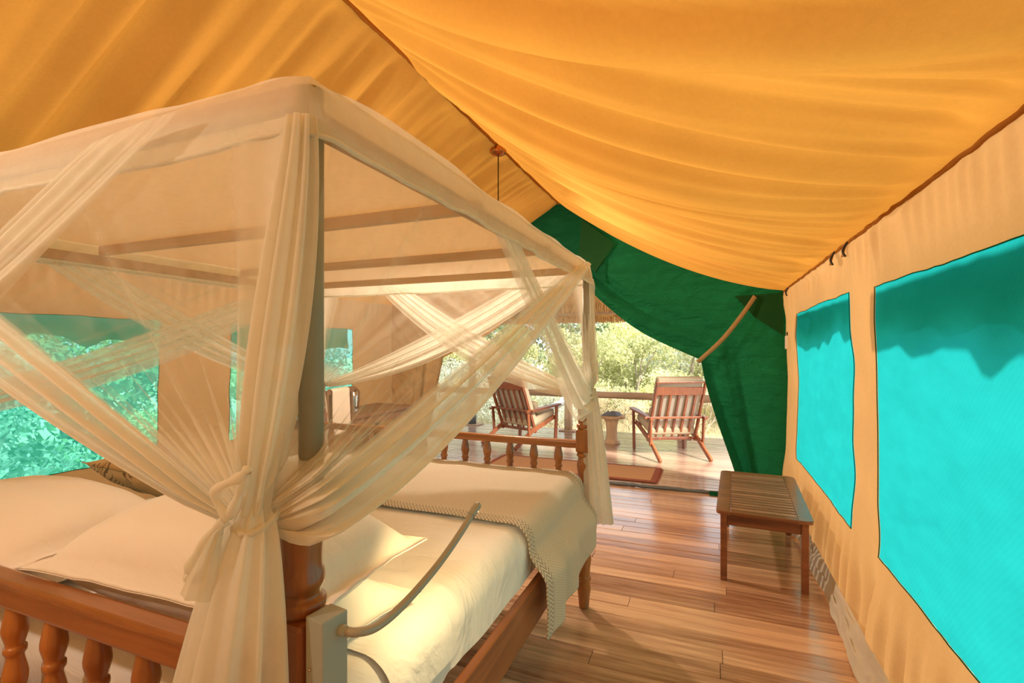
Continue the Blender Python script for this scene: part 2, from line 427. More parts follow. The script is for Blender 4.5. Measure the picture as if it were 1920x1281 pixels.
boards('plank', fl, board_mesh('plank', 0.1155, 0.028, M['floor']), XL - 0.1, XR + 0.12, Y0, 5.43, 0.1185, (2.4, 2.9, 3.2, 1.8), 3)
dk = box('floor_deck', (-1.7, 7.1, -0.065), (7.2, 3.3, 0.06), M['dark'], None, 0.0)
tag(dk, 'weathered plank deck outside the tent door', None, None, 'structure')
boards('deck_plank', dk, board_mesh('deck_plank', 0.118, 0.03, M['deck']), -5.3, 1.9, 5.44, 8.78, 0.122, (2.4, 3.0, 3.6), 5)

# ---- roof (ceiling): two sagging canvas slopes with folds running from ridge to eave
def roof_slope(name, xe, seed, label, sag, ab=0.060, a0=0.045, a1=0.032):
    nu, nv = 84, 520
    u = np.linspace(0, 1, nu)[:, None]; y = np.linspace(Y0, Y1 + 0.05, nv)[None, :]
    X = XC + (xe - XC) * u + 0 * y; Z = ZR + (ZE - ZR) * u + 0 * y
    ext = S(-0.2, 1.2, y) * 0 + 1
    tilt = 0.35 * (u - 0.5) * np.sin(y * 0.9 + seed)
    yy = y + tilt * 0.5
    mid = np.sin(PI * np.clip(u, 0, 1)) ** 0.6
    big = np.sin(yy * 7.3 + 1.8 * n1(yy * 1.3, seed) + 0.7 * u) * 0.5 + n1(yy * 3.1 + 0.25 * u, seed + 1)
    big = np.sign(big) * np.abs(big) ** 0.85
    f1 = n1(yy * 9.0 + 0.5 * np.sin(u * 3), seed + 2)
    f2 = n1(yy * 21.0 + 0.3 * u, seed + 4)
    edge = np.exp(-((u) / 0.16) ** 2) + np.exp(-((1 - u) / 0.18) ** 2)
    f0 = n1(yy * 4.6 + 0.35 * u, seed + 6)
    d = ab * big * mid + a0 * (1 - 2 * np.abs(f0)) * mid + a1 * f1 * (0.35 + 0.65 * mid) + (0.007 * mid + 0.010 * edge) * f2 * S(0, 0.03, u) * S(0, 0.03, 1 - u)
    stretched = 1 - 0.55 * S(Y1 - 1.2, Y1, y)
    d = d * stretched * S(0, 0.05, u) * S(0, 0.05, 1 - u)
    s = sag * (4 * u * (1 - u)) * (1 + 0.15 * np.sin(y * 0.8)) * (0.75 + 0.5 * u)
    nx = 0.43 * (1 if xe > XC else -1); nz = 0.9
    off = d - s
    X = X + nx * off; Z = Z + nz * off
    # scalloped eave and ridge line
    Z = Z - 0.02 * np.abs(np.sin(y * 1.45 + 0.4)) * np.exp(-((1 - u) / 0.1) ** 2) * 0
    return grid_obj(name, np.stack([X, y + 0 * u, Z], -1), M['roof'], None, uv=None)
ce = roof_slope('ceiling', XR, 1, '', 0.165); tag(ce, 'golden canvas roof slope above the teal windows and bench', None, None, 'structure')
ce2 = roof_slope('ceiling_slope', XL, 9, '', 0.10, 0.028, 0.034, 0.032); tag(ce2, 'darker orange canvas roof slope behind the bed canopy', None, None, 'structure')
def wavy_strip(name, fa, fb, y0, y1, n, mat, parent):
    y = np.linspace(y0, y1, n); A = np.array([fa(v) for v in y]); B = np.array([fb(v) for v in y])
    return grid_obj(name, np.stack([A, B], 1), mat, parent)
V, Fs = tube_pts([(XC + 0.004 * n1(y * 9.0, 5), y, ZR - 0.012 + 0.004 * float(n1(y * 14.0, 6))) for y in np.linspace(Y0, Y1, 300)], [0.011 + 0.004 * abs(float(n1(k * 1.7, 8))) for k in range(300)], 6)
mesh_obj('ridge_seam', V, Fs, M['seam'], ce, True)
V, Fs = tube_pts([(XR - 0.004, y, ZE - 0.006 + 0.004 * float(n1(y * 14.0, 16))) for y in np.linspace(Y0, Y1, 240)], [0.008 + 0.003 * abs(float(n1(k * 1.7, 18))) for k in range(240)], 6)
mesh_obj('eave_seam', V, Fs, M['seam'], ce, True)

# ---- side walls with mesh windows
def wall_disp(y, z, side, seed):
    """horizontal bulge of the canvas and slight in-plane waviness"""
    up = S(1.78, 2.02, z)
    ple = (0.012 * np.sin(y * 66 + 5 * n1(y * 3.0, seed)) * (0.35 + np.clip(n1(y * 2.2, seed + 12), 0, 1)) + 0.028 * n1(y * 7, seed + 1)) * up
    low = S(0.55, 0.2, z) * S(0.03, 0.16, z) * np.clip(0.030 * n1(y * 5.5 + 0.8 * z, seed + 2) + 0.020 * np.sin(y * 30 + 4 * n1(y * 2.0, seed + 3) + 3 * z), -0.022, 0.06)
    mid = 0.010 * n2(y * 2.2, z * 5.0, seed + 4)
    bul = 0.03 * np.sin(PI * np.clip(z / 2.05, 0, 1))
    dx = (side * bul + ple + low * 1.3 + mid) * S(ZE, ZE - 0.06, z)
    dy = 0.006 * n1(z * 6 + y * 0.4, seed + 5) + 0.012 * np.sin(z * 3.1 + y)
    dz = (0.007 * n1(y * 4, seed + 6) + 0.003 * n1(y * 15, seed + 7)) * S(0.1, 0.35, z) * S(2.06, 1.95, z)
    return dx, dy, dz
def side_wall(name, X, side, seed, wins, label, pane_mat, wnum):
    zb, zt = 0.0, ZE
    ye = sorted({Y0 - 0.03, Y1 + 0.10, *[a for w_ in wins for a in w_[:2]]}); ze = sorted({zb, zt, *[a for w_ in wins for a in w_[2:]]})
    def fillg(e, st):
        out = [e[0]]
        for a, b in zip(e[:-1], e[1:]):
            n = max(2, int(round((b - a) / st))); out += list(a + (b - a) * np.arange(1, n + 1) / n)
        return np.array(out)
    ys = fillg(ye, 0.014); zs = fillg(ze, 0.028)
    YY, ZZ = np.meshgrid(ys, zs, indexing='ij')
    dx, dy, dz = wall_disp(YY, ZZ, side, seed)
    P = np.stack([X + dx, YY + dy, ZZ + dz], -1)
    nv = len(zs); faces = []
    for i in range(len(ys) - 1):
        for j in range(len(zs) - 1):
            cy = (ys[i] + ys[i + 1]) / 2; cz = (zs[j] + zs[j + 1]) / 2
            if any(w_[0] < cy < w_[1] and w_[2] < cz < w_[3] for w_ in wins): continue
            faces.append((i * nv + j, (i + 1) * nv + j, (i + 1) * nv + j + 1, i * nv + j + 1))
    wl = mesh_obj(name, P.reshape(-1, 3), faces, M['wall'], None, True); tag(wl, label, None, None, 'structure')
    for q, w_ in enumerate(wins):
        wy = np.linspace(w_[0], w_[1], 50); wz = np.linspace(w_[2], w_[3], 40)
        A, B = np.meshgrid(wy, wz, indexing='ij'); dx, dy, dz = wall_disp(A, B, side, seed)
        e = np.minimum.reduce([A - w_[0], w_[1] - A, B - w_[2], w_[3] - B]); fl_ = S(0, 0.12, e)
        P = np.stack([X + dx * (1 - 0.6 * fl_) + side * 0.012 * fl_, A + dy, B + dz], -1)
        root = empty('window_%d' % (wnum + q), (0, 0, 0), 0, w_label[wnum + q], None, None, 'structure')
        grid_obj('mesh_pane', P, pane_mat, root)
        # piping around the opening
        ring = [(w_[0], z) for z in np.linspace(w_[2], w_[3], 40)] + [(y, w_[3]) for y in np.linspace(w_[0], w_[1], 40)[1:]] + \
               [(w_[1], z) for z in np.linspace(w_[3], w_[2], 40)[1:]] + [(y, w_[2]) for y in np.linspace(w_[1], w_[0], 40)[1:]]
        path = []
        for (y, z) in ring:
            a, b, c = wall_disp(np.array(y), np.array(z), side, seed); path.append((X + float(a) - side * 0.004, y + float(b), z + float(c)))
        tube('piping', path, 0.0022, M['flapgreen'], root, 6)
        # blind flap rolled outside, hanging over the top of the pane
        ty = np.linspace(w_[0] - 0.04, w_[1] + 0.04, 60); tt = np.linspace(0, 1, 10)
        A, T = np.meshgrid(ty, tt, indexing='ij')
        drop = 0.20 + 0.06 * n1(A * 2.3, seed + 9) + 0.04 * n1(A * 7, seed + 11)
        P = np.stack([X + side * (0.11 + 0.02 * np.sin(T * PI) + 0.006 * n1(A * 12 + T, seed)), A, w_[3] + 0.06 - (drop + 0.06) * T], -1)
        grid_obj('outer_blind', P, M['flapgreen'], root)
    return wl
w_label = {1: 'tall narrow teal mesh window beyond the bench by the green door flap', 2: 'largest teal mesh window in the tan wall with wide pleats above',
           3: 'see-through teal mesh window behind the pillows and cushion', 4: 'teal mesh window behind the desk and flask'}
wr = side_wall('wall_right', XR, 1, 21, [(3.17, 4.98, 0.52, 1.80), (0.2, 2.73, 0.54, 1.78)][::1], 'tan canvas wall with two teal mesh windows beside the bench', M['pane_r'], 1)
wl_ = side_wall('wall_left', XL, -1, 41, [(-0.4, 2.58, 0.66, 1.72), (3.20, 4.86, 0.66, 1.72)], 'tan canvas wall behind the bed with two teal mesh windows', M['pane_l'], 3)
# mud flap along the foot of the right wall
sy = np.linspace(Y0, 5.5, 420)[:, None]; st = np.linspace(0, 1, 16)[None, :]
sx = XR - 0.020 - 0.052 * st + (0.020 * n1(sy * 3.3, 62) + 0.012 * n1(sy * 9.0, 67)) * st - 0.012 * np.sin(st * PI) * n1(sy * 5, 61)
sz = 0.135 * (1 - st) ** 1.2 + 0.006 + 0.055 * np.abs(n2(sy * 7, st * 4, 63)) * (4 * st * (1 - st)) + 0.022 * np.abs(n1(sy * 14, 64)) * st
grid_obj('mud_flap', np.stack([sx, sy + 0 * st, sz], -1), M['skirt'], wr)
# toggles, eyelets hanging from the eave
for y in (5.28, 3.42, 3.13):
    t_ = tube('toggle_cord', smooth_path([(XR - 0.01, y, ZE - 0.005), (XR - 0.03, y + 0.012, ZE - 0.05), (XR - 0.022, y - 0.005, ZE - 0.085)]), 0.006, M['black'], wr, 6)
    b_ = mesh_obj('toggle_tab', [(XR - 0.012, y + 0.01, ZE - 0.005), (XR - 0.012, y + 0.07, ZE - 0.005), (XR - 0.03, y + 0.055, ZE - 0.08), (XR - 0.03, y + 0.02, ZE - 0.085),
                                 (XR - 0.008, y + 0.01, ZE - 0.005), (XR - 0.008, y + 0.07, ZE - 0.005), (XR - 0.026, y + 0.055, ZE - 0.08), (XR - 0.026, y + 0.02, ZE - 0.085)],
                  [(0, 1, 2, 3), (7, 6, 5, 4), (0, 4, 5, 1), (1, 5, 6, 2), (2, 6, 7, 3), (3, 7, 4, 0)], M['roof'], wr)
# back wall behind the camera
yb = np.linspace(XL, XR, 80)[:, None]; zb = np.linspace(0.0, 1.0, 40)[None, :]
topz = np.where(yb > XC, ZR + (ZE - ZR) * (yb - XC) / (XR - XC), ZR + (ZE - ZR) * (yb - XC) / (XL - XC))
bw = grid_obj('wall_back', np.stack([yb + 0 * zb, Y0 + 0.02 * n1(yb * 8, 71) + 0 * zb, topz * zb], -1), M['wall']); tag(bw, 'tan canvas end wall behind the head of the bed', None, None, 'structure')

# ---- front wall: green gable with tied-back flap, tan flap on the other side
TIE = (-0.085, 1.37)
def roofz(x):
    x = np.asarray(x, float)
    u = np.where(x > XC, (x - XC) / (XR - XC), (x - XC) / (XL - XC)); sg = np.where(x > XC, 0.165, 0.10)
    return ZR + (ZE - ZR) * u - 0.9 * sg * 4 * u * (1 - u) * (0.75 + 0.5 * u) + 0.03
def interp_curve(pts, ts):
    p = smooth_path([(a, 0, b) for a, b in pts], 24); p = np.array([(v.x, v.z) for v in p])
    d = np.r_[0, np.cumsum(np.hypot(*np.diff(p, axis=0).T))]; d /= d[-1]
    return np.stack([np.interp(ts, d, p[:, 0]), np.interp(ts, d, p[:, 1])], -1)
def door_flap(name, mat, parent, mirror, seed):
    nt, nw = 190, 70
    t1 = np.linspace(0, 1, nt // 2); t2 = np.linspace(0, 1, nt - nt // 2 + 1)[1:]
    inner_up = interp_curve([(XC + 0.02, 2.56), (-1.28, 2.16), (-0.73, 1.69), (TIE[0] - 0.0, TIE[1])], t1)
    inner_dn = interp_curve([TIE, (-0.03, 1.10), (0.07, 0.75), (0.20, 0.36), (0.30, 0.03)], t2)
    # outer edge: along the roof line to the corner, then down the wall
    xo = XC + (XR + 0.03 - XC) * t1 ** 0.9
    outer_up = np.stack([xo, roofz(xo)], -1)
    outer_dn = np.stack([np.full_like(t2, XR + 0.035), roofz(XR - 0.02) - (roofz(XR - 0.02) - 0.03) * t2], -1)
    I = np.r_[inner_up, inner_dn]; O = np.r_[outer_up, outer_dn]; tt = np.r_[t1 * 0.5, 0.5 + t2 * 0.5]
    w_ = np.linspace(0, 1, nw)[None, :]
    X = O[:, :1] * (1 - w_) + I[:, :1] * w_; Z = O[:, 1:] * (1 - w_) + I[:, 1:] * w_
    T = tt[:, None] + 0 * w_
    # folds: follow lines of constant t (they converge at the tie), stronger at the inner edge
    k = w_ ** 1.2
    fold = 0.085 * np.sin(w_ * 19 + 1.5 * n1(T * 5, seed) + 4 * T) * S(0.45, 0.85, w_) * (0.35 + 0.65 * np.abs(np.cos(T * PI)) ** 0.5) + 0.012 * n1(T * 14 + 2 * w_, seed + 1) * k + 0.02 * n2(w_ * 14, T * 3, seed + 3) * S(0.2, 0.7, w_)
    wr_ = 0.014 * n2(T * 26, w_ * 5 + T * 3, seed + 2) * (1 - w_ * 0.5) + 0.007 * n2(T * 70, w_ * 9, seed + 5)
    tie = np.exp(-((T - 0.5) / 0.05) ** 2) * w_ ** 3
    Y = Y1 - 0.015 + fold * (1 - 0.3 * tie) + wr_ + 0.05 * np.sin(PI * w_) * 0
    # roll of the free edge towards the inside
    Y = Y - 0.05 * np.clip((w_ - 0.9) / 0.1, 0, 1) ** 2
    if mirror: X = 2 * XC - X; X = np.maximum(X, XL - 0.04)
    return grid_obj(name, np.stack([X, Y + 0 * X, Z], -1), mat, parent)
d1 = empty('door_1', (0, 0, 0), 0, 'green canvas door flap tied back beside the bench', None, None, 'structure')
door_flap('flap', M['green'], d1, False, 81)
# gable triangle joining both slopes above the opening
gx_ = np.linspace(-1, 1, 60)[:, None]; gz_ = np.linspace(0, 1, 20)[None, :]
GXX = XC + 0.55 * gx_; top = roofz(GXX); bot = 2.52 - 0.3 * np.abs(gx_) ** 1.3
grid_obj('gable', np.stack([GXX + 0 * gz_, Y1 - 0.075 + 0.006 * n2(gx_ * 9, gz_ * 6, 88), bot + (top - bot) * gz_], -1), M['green'], d1)
# darker reinforcing patches
def patch(name, quad, y, mat):
    q = np.array(quad); u_ = np.linspace(0, 1, 12)[:, None, None]; v_ = np.linspace(0, 1, 12)[None, :, None]
    Pq = (q[0] * (1 - u_) + q[1] * u_) * (1 - v_) + (q[3] * (1 - u_) + q[2] * u_) * v_
    return grid_obj(name, np.stack([Pq[..., 0], y + 0 * Pq[..., 0], Pq[..., 1]], -1), mat, d1)
patch('reinforcing_patch', [(-1.40, 2.52), (-1.20, 2.36), (-0.98, 2.66), (-1.36, 2.98)], Y1 - 0.10, M['dgreen'])
patch('corner_patch', [(0.24, 2.035), (0.44, 1.80), (0.69, 1.62), (0.69, 2.05)], Y1 - 0.05, M['dgreen'])
tube('edge_cord', [(-1.66 + 0.0 * k, Y1 - 0.11, 2.55) for k in (0, 1)][:1] + [(-1.45, Y1 - 0.11, 2.545)], 0.008, M['strap'], d1, 6)
# webbing tie
sp_ = smooth_path([(0.43, Y1 - 0.05, 2.02), (0.30, Y1 - 0.10, 1.82), (0.12, Y1 - 0.13, 1.58), (TIE[0] - 0.01, Y1 - 0.12, TIE[1] - 0.005), (TIE[0] - 0.012, Y1 - 0.0, TIE[1] - 0.01)], 8)
A = np.array([(p.x, p.y, p.z) for p in sp_]); A = A - [0, 0.05, 0]; B_ = A + np.array([0.017, 0.0, -0.014]); A2 = A + np.array([-0.017, 0, 0.014])
grid_obj('tie_strap', np.stack([A2, A2 + [0, -0.004, 0], B_ + [0, -0.004, 0], B_, A2], 1), M['strap'], d1)
lathe('tie_ring', [(0.006, -0.006), (0.020, -0.005), (0.020, 0.005), (0.006, 0.006)], M['black'], d1, (0.43, Y1 - 0.055, 2.02), 12)
d2 = empty('door_2', (0, 0, 0), 0, 'tan canvas door flap hanging by the desk behind the bed', None, None, 'structure')
door_flap('flap', M['wall'], d2, True, 95)
# sill of the door: padded canvas strip on the floor
sx_ = np.linspace(-3.3, 0.66, 160); ctr = []
for x in sx_:
    yb_ = 5.42 + 0.055 * (x + 0.6) if x > -0.6 else 5.42
    ctr.append((x, yb_ + 0.006 * float(n1(x * 9, 33)), 0.016 + 0.004 * float(n1(x * 12, 34))))
sill = tube('trim_1', ctr, [0.020 + 0.004 * float(n1(k * 0.6, 35)) for k in range(len(ctr))], M['slate'], None, 8); tag(sill, 'dark rolled canvas sill across the tent doorway', None, None, 'structure')
sg_ = grid_obj('sill_fabric', np.stack([np.stack([np.linspace(0.0, 0.64, 30), 5.44 + 0.04 * np.linspace(0, 1, 30) - dyy, np.full(30, hz)], -1) for dyy, hz in ((0.0, 0.03), (0.03, 0.024), (0.065, 0.006))], 0), M['green'], sill)

# ================================================================= VERANDA AND OUTDOORS
# ---- log railing
RY = 8.64
rl = empty('deck_railing', (-1.7, RY, 0), 0, 'round log railing along the outer edge of the deck', 'railing')
def on(o, root):                      # place a part built in world coordinates under a root that is not at the origin
    o.parent = root; o.matrix_parent_inverse = (Matrix.Translation(root.location) @ root.rotation_euler.to_matrix().to_4x4()).inverted(); return o
on(tube('top_log', [(x, RY + 0.012 * float(n1(x * 0.8, 3)), 0.665 + 0.012 * float(n1(x * 0.7, 4))) for x in np.linspace(-5.2, 1.9, 40)], [0.062 + 0.006 * float(n1(k * 0.4, 5)) for k in range(40)], M['log'], None, 14), rl)
for x in (-4.29, -2.36, -0.42, 1.55):
    if x in (-4.29,): continue
    on(lathe('post', [(0.075, 0.0), (0.075, 0.30), (0.072, 0.61)], M['logz'], None, (x, RY, 0.0), 14), rl)
    on(box('base_plate', (x, RY, 0.010), (0.30, 0.24, 0.02), M['log'], None, 0.004), rl)
# ---- thatched veranda roof on two posts
vr = empty('veranda_roof', (-1.7, 7.3, 0), 0, 'thatched veranda roof over the deck', None, None, 'structure')
tu = np.linspace(-5.8, 4.4, 170)[:, None]; tv = np.linspace(0, 1, 30)[None, :]  # thatch carried on past the deck, out of view, added to block the sun
def thz(v): return 3.52 - (3.52 - 2.06) * v
P = np.stack([tu + 0 * tv, 5.30 + (9.05 - 5.30) * tv + 0.02 * n1(tu * 20, 2), thz(tv) + 0.03 * n2(tu * 8, tv * 9, 3)], -1)
on(grid_obj('thatch_underside', P, M['thatch']), vr)
P2 = P.copy(); P2[..., 2] += 0.26
on(grid_obj('thatch_top', P2, M['thatch']), vr)
# straw fringe at the eave, two courses
def straw(name, n, y, z0, z1, seed, hang):
    r = np.random.default_rng(seed); V = []; Fs = []
    for k in range(n):
        x = r.uniform(-5.8, 2.4); yy = y + r.uniform(-0.07, 0.07); zt = z0 + r.uniform(-0.02, 0.02); zz = z1 + r.uniform(-0.035, 0.035)
        dx = r.normal(0, 0.02); ww = r.uniform(0.005, 0.011); b = len(V)
        V += [(x - ww, yy, zt), (x + ww, yy, zt), (x + dx + ww * 0.6, yy + hang, zz), (x + dx - ww * 0.6, yy + hang, zz)]
        Fs.append((b, b + 1, b + 2, b + 3))
    o = mesh_obj(name, V, Fs, M['thatch']); o['kind'] = 'stuff'; return o
on(straw('straw_fringe', 5200, 9.03, 2.36, 1.985, 1, 0.03), vr)
on(straw('straw_fringe', 3600, 8.55, 2.42, 2.15, 2, 0.04), vr)
for y, z in ((8.75, 2.13), (7.6, 2.56), (6.5, 2.98)):
    on(tube('purlin', [(x, y, z + 0.01 * float(n1(x, 9))) for x in np.linspace(-5.7, 2.3, 12)], 0.045, M['log'], None, 10), vr)
for x in (-4.6, -2.9, -1.2, 0.5, 2.0):
    on(tube('rafter', [(x, 5.8, 3.28), (x, 9.0, 2.03)], 0.04, M['log'], None, 10), vr)
for x in (-4.29, 0.62):
    on(lathe('roof_post', [(0.075, 0.30), (0.075, 1.2), (0.07, 2.12)], M['logz'], None, (x, RY, 0.0), 14), vr)
    on(lathe('painted_post_base', [(0.078, 0.02), (0.078, 0.31)], M['slate'], None, (x, RY, 0.0), 14), vr)
    on(box('base_plate', (x, RY, 0.010), (0.36, 0.28, 0.02), M['log'], None, 0.004), vr)
# ---- lounge chairs
def make_lounge():
    r = empty('lounge_chair', (0, 0, 0))
    W = 0.345; wd = M['chair']
    for s in (-1, 1):
        bar('side_rail', (s * W, 0.40, 0.40), (s * W, -0.16, 0.225), 0.030, 0.065, wd, r, 0.006)
        bar('rear_leg', (s * W, -0.10, 0.262), (s * W, -0.53, 0.012), 0.034, 0.060, wd, r, 0.006)
        bar('front_leg', (s * (W + 0.034), 0.42, 0.575), (s * (W + 0.034), 0.385, 0.0), 0.030, 0.062, wd, r, 0.008, (0, 1, 0))
        bar('back_stile', (s * (W - 0.008), -0.05, 0.20), (s * (W - 0.012), -0.40, 1.045), 0.030, 0.048, wd, r, 0.006, (0, 1, 0))
        bar('arm_support', (s * (W + 0.026), -0.265, 0.56), (s * (W + 0.024), -0.235, 0.165), 0.024, 0.045, wd, r, 0.005, (0, 1, 0))
        # shaped arm: widens to the front
        bm = bmesh.new(); cx = s * (W + 0.034)
        prof = [(-0.32, 0.022, 0.548), (-0.15, 0.026, 0.560), (0.10, 0.038, 0.582), (0.34, 0.050, 0.600), (0.47, 0.047, 0.606), (0.51, 0.030, 0.607)]
        rows = []
        for (y, hw, z) in prof:
            rows.append([bm.verts.new((cx - hw, y, z)), bm.verts.new((cx + hw, y, z)), bm.verts.new((cx + hw * 0.9, y, z - 0.028)), bm.verts.new((cx - hw * 0.9, y, z - 0.028))])
        for a, b in zip(rows[:-1], rows[1:]):
            for i in range(4): bm.faces.new((a[i], a[(i + 1) % 4], b[(i + 1) % 4], b[i]))
        bm.faces.new(rows[0][::-1]); bm.faces.new(rows[-1])
        bm_obj('armrest', bm, wd, r)
    d = Vector((0, -0.35, 0.845)).normalized()
    def bp(z): k = (z - 0.20) / 0.845; return Vector((0, -0.05 - 0.35 * k, z))
    bar('top_bar', bp(1.035) + Vector((-W, 0, 0)), bp(1.035) + Vector((W, 0, 0)), 0.026, 0.024, wd, r, 0.005)
    bar('head_rail', bp(0.915) + Vector((-W, 0, 0)), bp(0.915) + Vector((W, 0, 0)), 0.024, 0.115, wd, r, 0.005, d)
    bar('arm_cross_bar', bp(0.545) + Vector((-W - 0.10, -0.035, 0)), bp(0.545) + Vector((W + 0.10, -0.035, 0)), 0.024, 0.030, wd, r, 0.005)
    bar('lower_bar', bp(0.235) + Vector((-W, -0.01, 0)), bp(0.235) + Vector((W, -0.01, 0)), 0.030, 0.040, wd, r, 0.005)
    bar('front_bar', (-W, 0.38, 0.375), (W, 0.38, 0.375), 0.028, 0.05, wd, r, 0.005)
    for k in range(5):
        x = -0.232 + 0.116 * k
        bar('back_slat', bp(0.24) + Vector((x, 0, 0)), bp(0.87) + Vector((x, 0, 0)), 0.032, 0.014, wd, r, 0.003, (0, 1, 0))
    def cush(name, c, s, ang, mat, parent, bev=0.035):
        R = Matrix.Rotation(ang, 3, 'X'); bm = bmesh.new(); box_bm(bm, Vector(c), s, R, bev, 4)
        return bm_obj(name, bm, mat, parent, True)
    nrm = Vector((0, 0.845, 0.35)).normalized()
    an = math.atan2(0.35, 0.845)
    b1 = cush('back_cushion', bp(0.70) + nrm * 0.080, (0.64, 0.11, 0.80), an, M['cream'], r)
    cush('cushion_lining', bp(0.69) + nrm * 0.026, (0.61, 0.012, 0.76), an, M['slip'], b1, 0.004)
    cush('seat_cushion', (0, 0.17, 0.405), (0.64, 0.58, 0.115), math.radians(14), M['cream'], r)
    cush('lumbar_pillow', (0, 0.085, 0.56), (0.54, 0.10, 0.22), an + 0.1, M['cream'], r, 0.045)
    return r
c1 = make_lounge(); c1.location = (-0.52, 7.28, 0.002); c1.rotation_euler = (0, 0, math.radians(27))
tag(c1, 'reddish wooden lounge chair with cream cushions beside the green door flap', 'chair', 'lounge chairs on the deck')
c2 = copy_tree(c1); c2.location = (-2.76, 7.30, 0.002); c2.rotation_euler = (0, 0, math.radians(-21))
tag(c2, 'reddish wooden lounge chair with cream cushions beyond the bed footboard', 'chair', 'lounge chairs on the deck')
# ---- side table on the deck with a folded cloth
stb = empty('side_table', (-1.42, 7.75, 0), 0, 'small round wooden side table standing between the lounge chairs', 'table')
lathe('top', [(0.0, 0.40), (0.20, 0.40), (0.21, 0.412), (0.21, 0.428), (0.20, 0.44), (0.0, 0.44)], M['logz'], stb, (0, 0, 0), 24)
lathe('pedestal', fine([(0.13, 0.0), (0.125, 0.03), (0.09, 0.08), (0.085, 0.2), (0.10, 0.34), (0.13, 0.40)], 4), M['logz'], stb, (0, 0, 0), 20)
pc = np.zeros((24, 16, 3)); uu, vv = np.meshgrid(np.linspace(-1, 1, 24), np.linspace(-1, 1, 16), indexing='ij')
pc[..., 0] = -1.42 + 0.13 * uu + 0.02 * vv; pc[..., 1] = 7.75 + 0.11 * vv; pc[..., 2] = 0.445 + 0.05 * (1 - uu ** 4) * (1 - vv ** 4) + 0.03 * n2(uu * 3, vv * 3, 8) * (1 - uu ** 4) * (1 - vv ** 4)
tag(grid_obj('folded_cloth', pc, M['steelblue']), 'crumpled blue grey cloth lying on the round side table', 'cloth')
# ---- rug in the doorway
rg = empty('door_rug', (-1.6, 5.97, 0), 0, 'long brown jute rug with dark red border by the doorway', 'rug')
on(box('rug_border', (-1.60, 5.98, 0.011), (2.10, 0.70, 0.012), M['rugedge'], None, 0.004), rg)
on(box('rug_field', (-1.60, 5.98, 0.014), (1.98, 0.58, 0.012), M['jute'], None, 0.004), rg)
for sx in (-1, 1):
    V = []; Fs = []
    for k in range(60):
        y = 5.64 + 0.68 * k / 59 + random.uniform(-0.004, 0.004); x0 = -1.60 + sx * 1.045; b = len(V)
        x1 = x0 + sx * random.uniform(0.02, 0.045)
        V += [(x0, y - 0.003, 0.006), (x0, y + 0.003, 0.006), (x1, y + 0.004, 0.003), (x1, y - 0.002, 0.003), (x0, y, 0.014)]
        Fs += [(b, b + 1, b + 2, b + 3), (b, b + 4, b + 3), (b + 1, b + 2, b + 4), (b + 4, b + 2, b + 3)]
    f_ = mesh_obj('fringe', V, Fs, M['rugedge']); f_['kind'] = 'stuff'; on(f_, rg)

# ---- vegetation
def bush_meshes(name, nleaf, rx, rz, lsize, seed, nblob=26, aspect=0.5):
    r = np.random.default_rng(seed); V = []; Fs = []
    blobs = []
    for k in range(nblob):
        a = r.uniform(0, 2 * PI); q = r.uniform(0, 1) ** 0.6; z = r.uniform(0.12, 1.0)
        wd = rx * (0.55 + 0.75 * math.sin(PI * min(1, z * 0.8 + 0.15)))
        blobs.append((math.cos(a) * q * wd * 0.8, math.sin(a) * q * wd * 0.8, z * rz * 0.92, r.uniform(0.22, 0.42) * rx))
    for k in range(nleaf):
        b = blobs[r.integers(nblob)]
        d = r.normal(size=3); d /= np.linalg.norm(d); rad = b[3] * r.uniform(0.55, 1.08)
        c = np.array(b[:3]) + d * rad * [1, 1, 0.8]
        if c[2] < 0.02: c[2] = abs(c[2]) + 0.03
        t1 = r.normal(size=3); t1 /= np.linalg.norm(t1); t2 = np.cross(t1, d + r.normal(size=3) * 0.7); t2 /= np.linalg.norm(t2) + 1e-6
        s = lsize * r.uniform(0.6, 1.4); i = len(V)
        V += [c - t1 * s, c + t2 * s * aspect, c + t1 * s, c - t2 * s * aspect]; Fs.append((i, i + 1, i + 2, i + 3))
    me = bpy.data.meshes.new(name + '_foliage'); me.from_pydata([tuple(v) for v in V], [], Fs); me.update()
    V2 = []; F2 = []
    for b in blobs[:16]:
        p0 = Vector((r.normal(0, 0.05), r.normal(0, 0.05), -0.1)); p3 = Vector(b[:3])
        p1 = p0.lerp(p3, 0.4) + Vector((r.normal(0, 0.08), r.normal(0, 0.08), 0.12 * rz)); pth = smooth_path([p0, p1, p3], 4)
        n = len(pth); v_, f_ = tube_pts(pth, [0.035 * rx * (1 - 0.8 * k / (n - 1)) for k in range(n)], 5)
        o = len(V2); V2 += v_; F2 += [tuple(i + o for i in f) for f in f_]
    mb = bpy.data.meshes.new(name + '_branches'); mb.from_pydata([tuple(v) for v in V2], [], F2); mb.update()
    return me, mb
KB = dict(
    yellow=(bush_meshes('yellow', 6500, 1.15, 2.1, 0.042, 11), M['leaf_y'], 'yellow_green_shrub', 'bright yellow green shrub growing beyond the deck railing', 'shrubs'),
    grey=(bush_meshes('grey', 7500, 1.2, 1.7, 0.034, 12), M['leaf_s'], 'grey_green_shrub', 'pale grey green shrub in the dry grass beyond the railing', 'shrubs'),
    green=(bush_meshes('green', 7500, 1.5, 2.9, 0.055, 13, 34), M['leaf_g'], 'green_tree', 'mid green tree rising behind the shrubs', 'trees'),
    dry=(bush_meshes('dry', 4500, 0.9, 1.2, 0.035, 14, 22, 0.3), M['leaf_d'], 'dry_shrub', 'dry straw brown shrub near the deck edge', 'shrubs'),
)
for k_ in KB:
    KB[k_][0][0].materials.append(KB[k_][1]); KB[k_][0][1].materials.append(M['bark'])
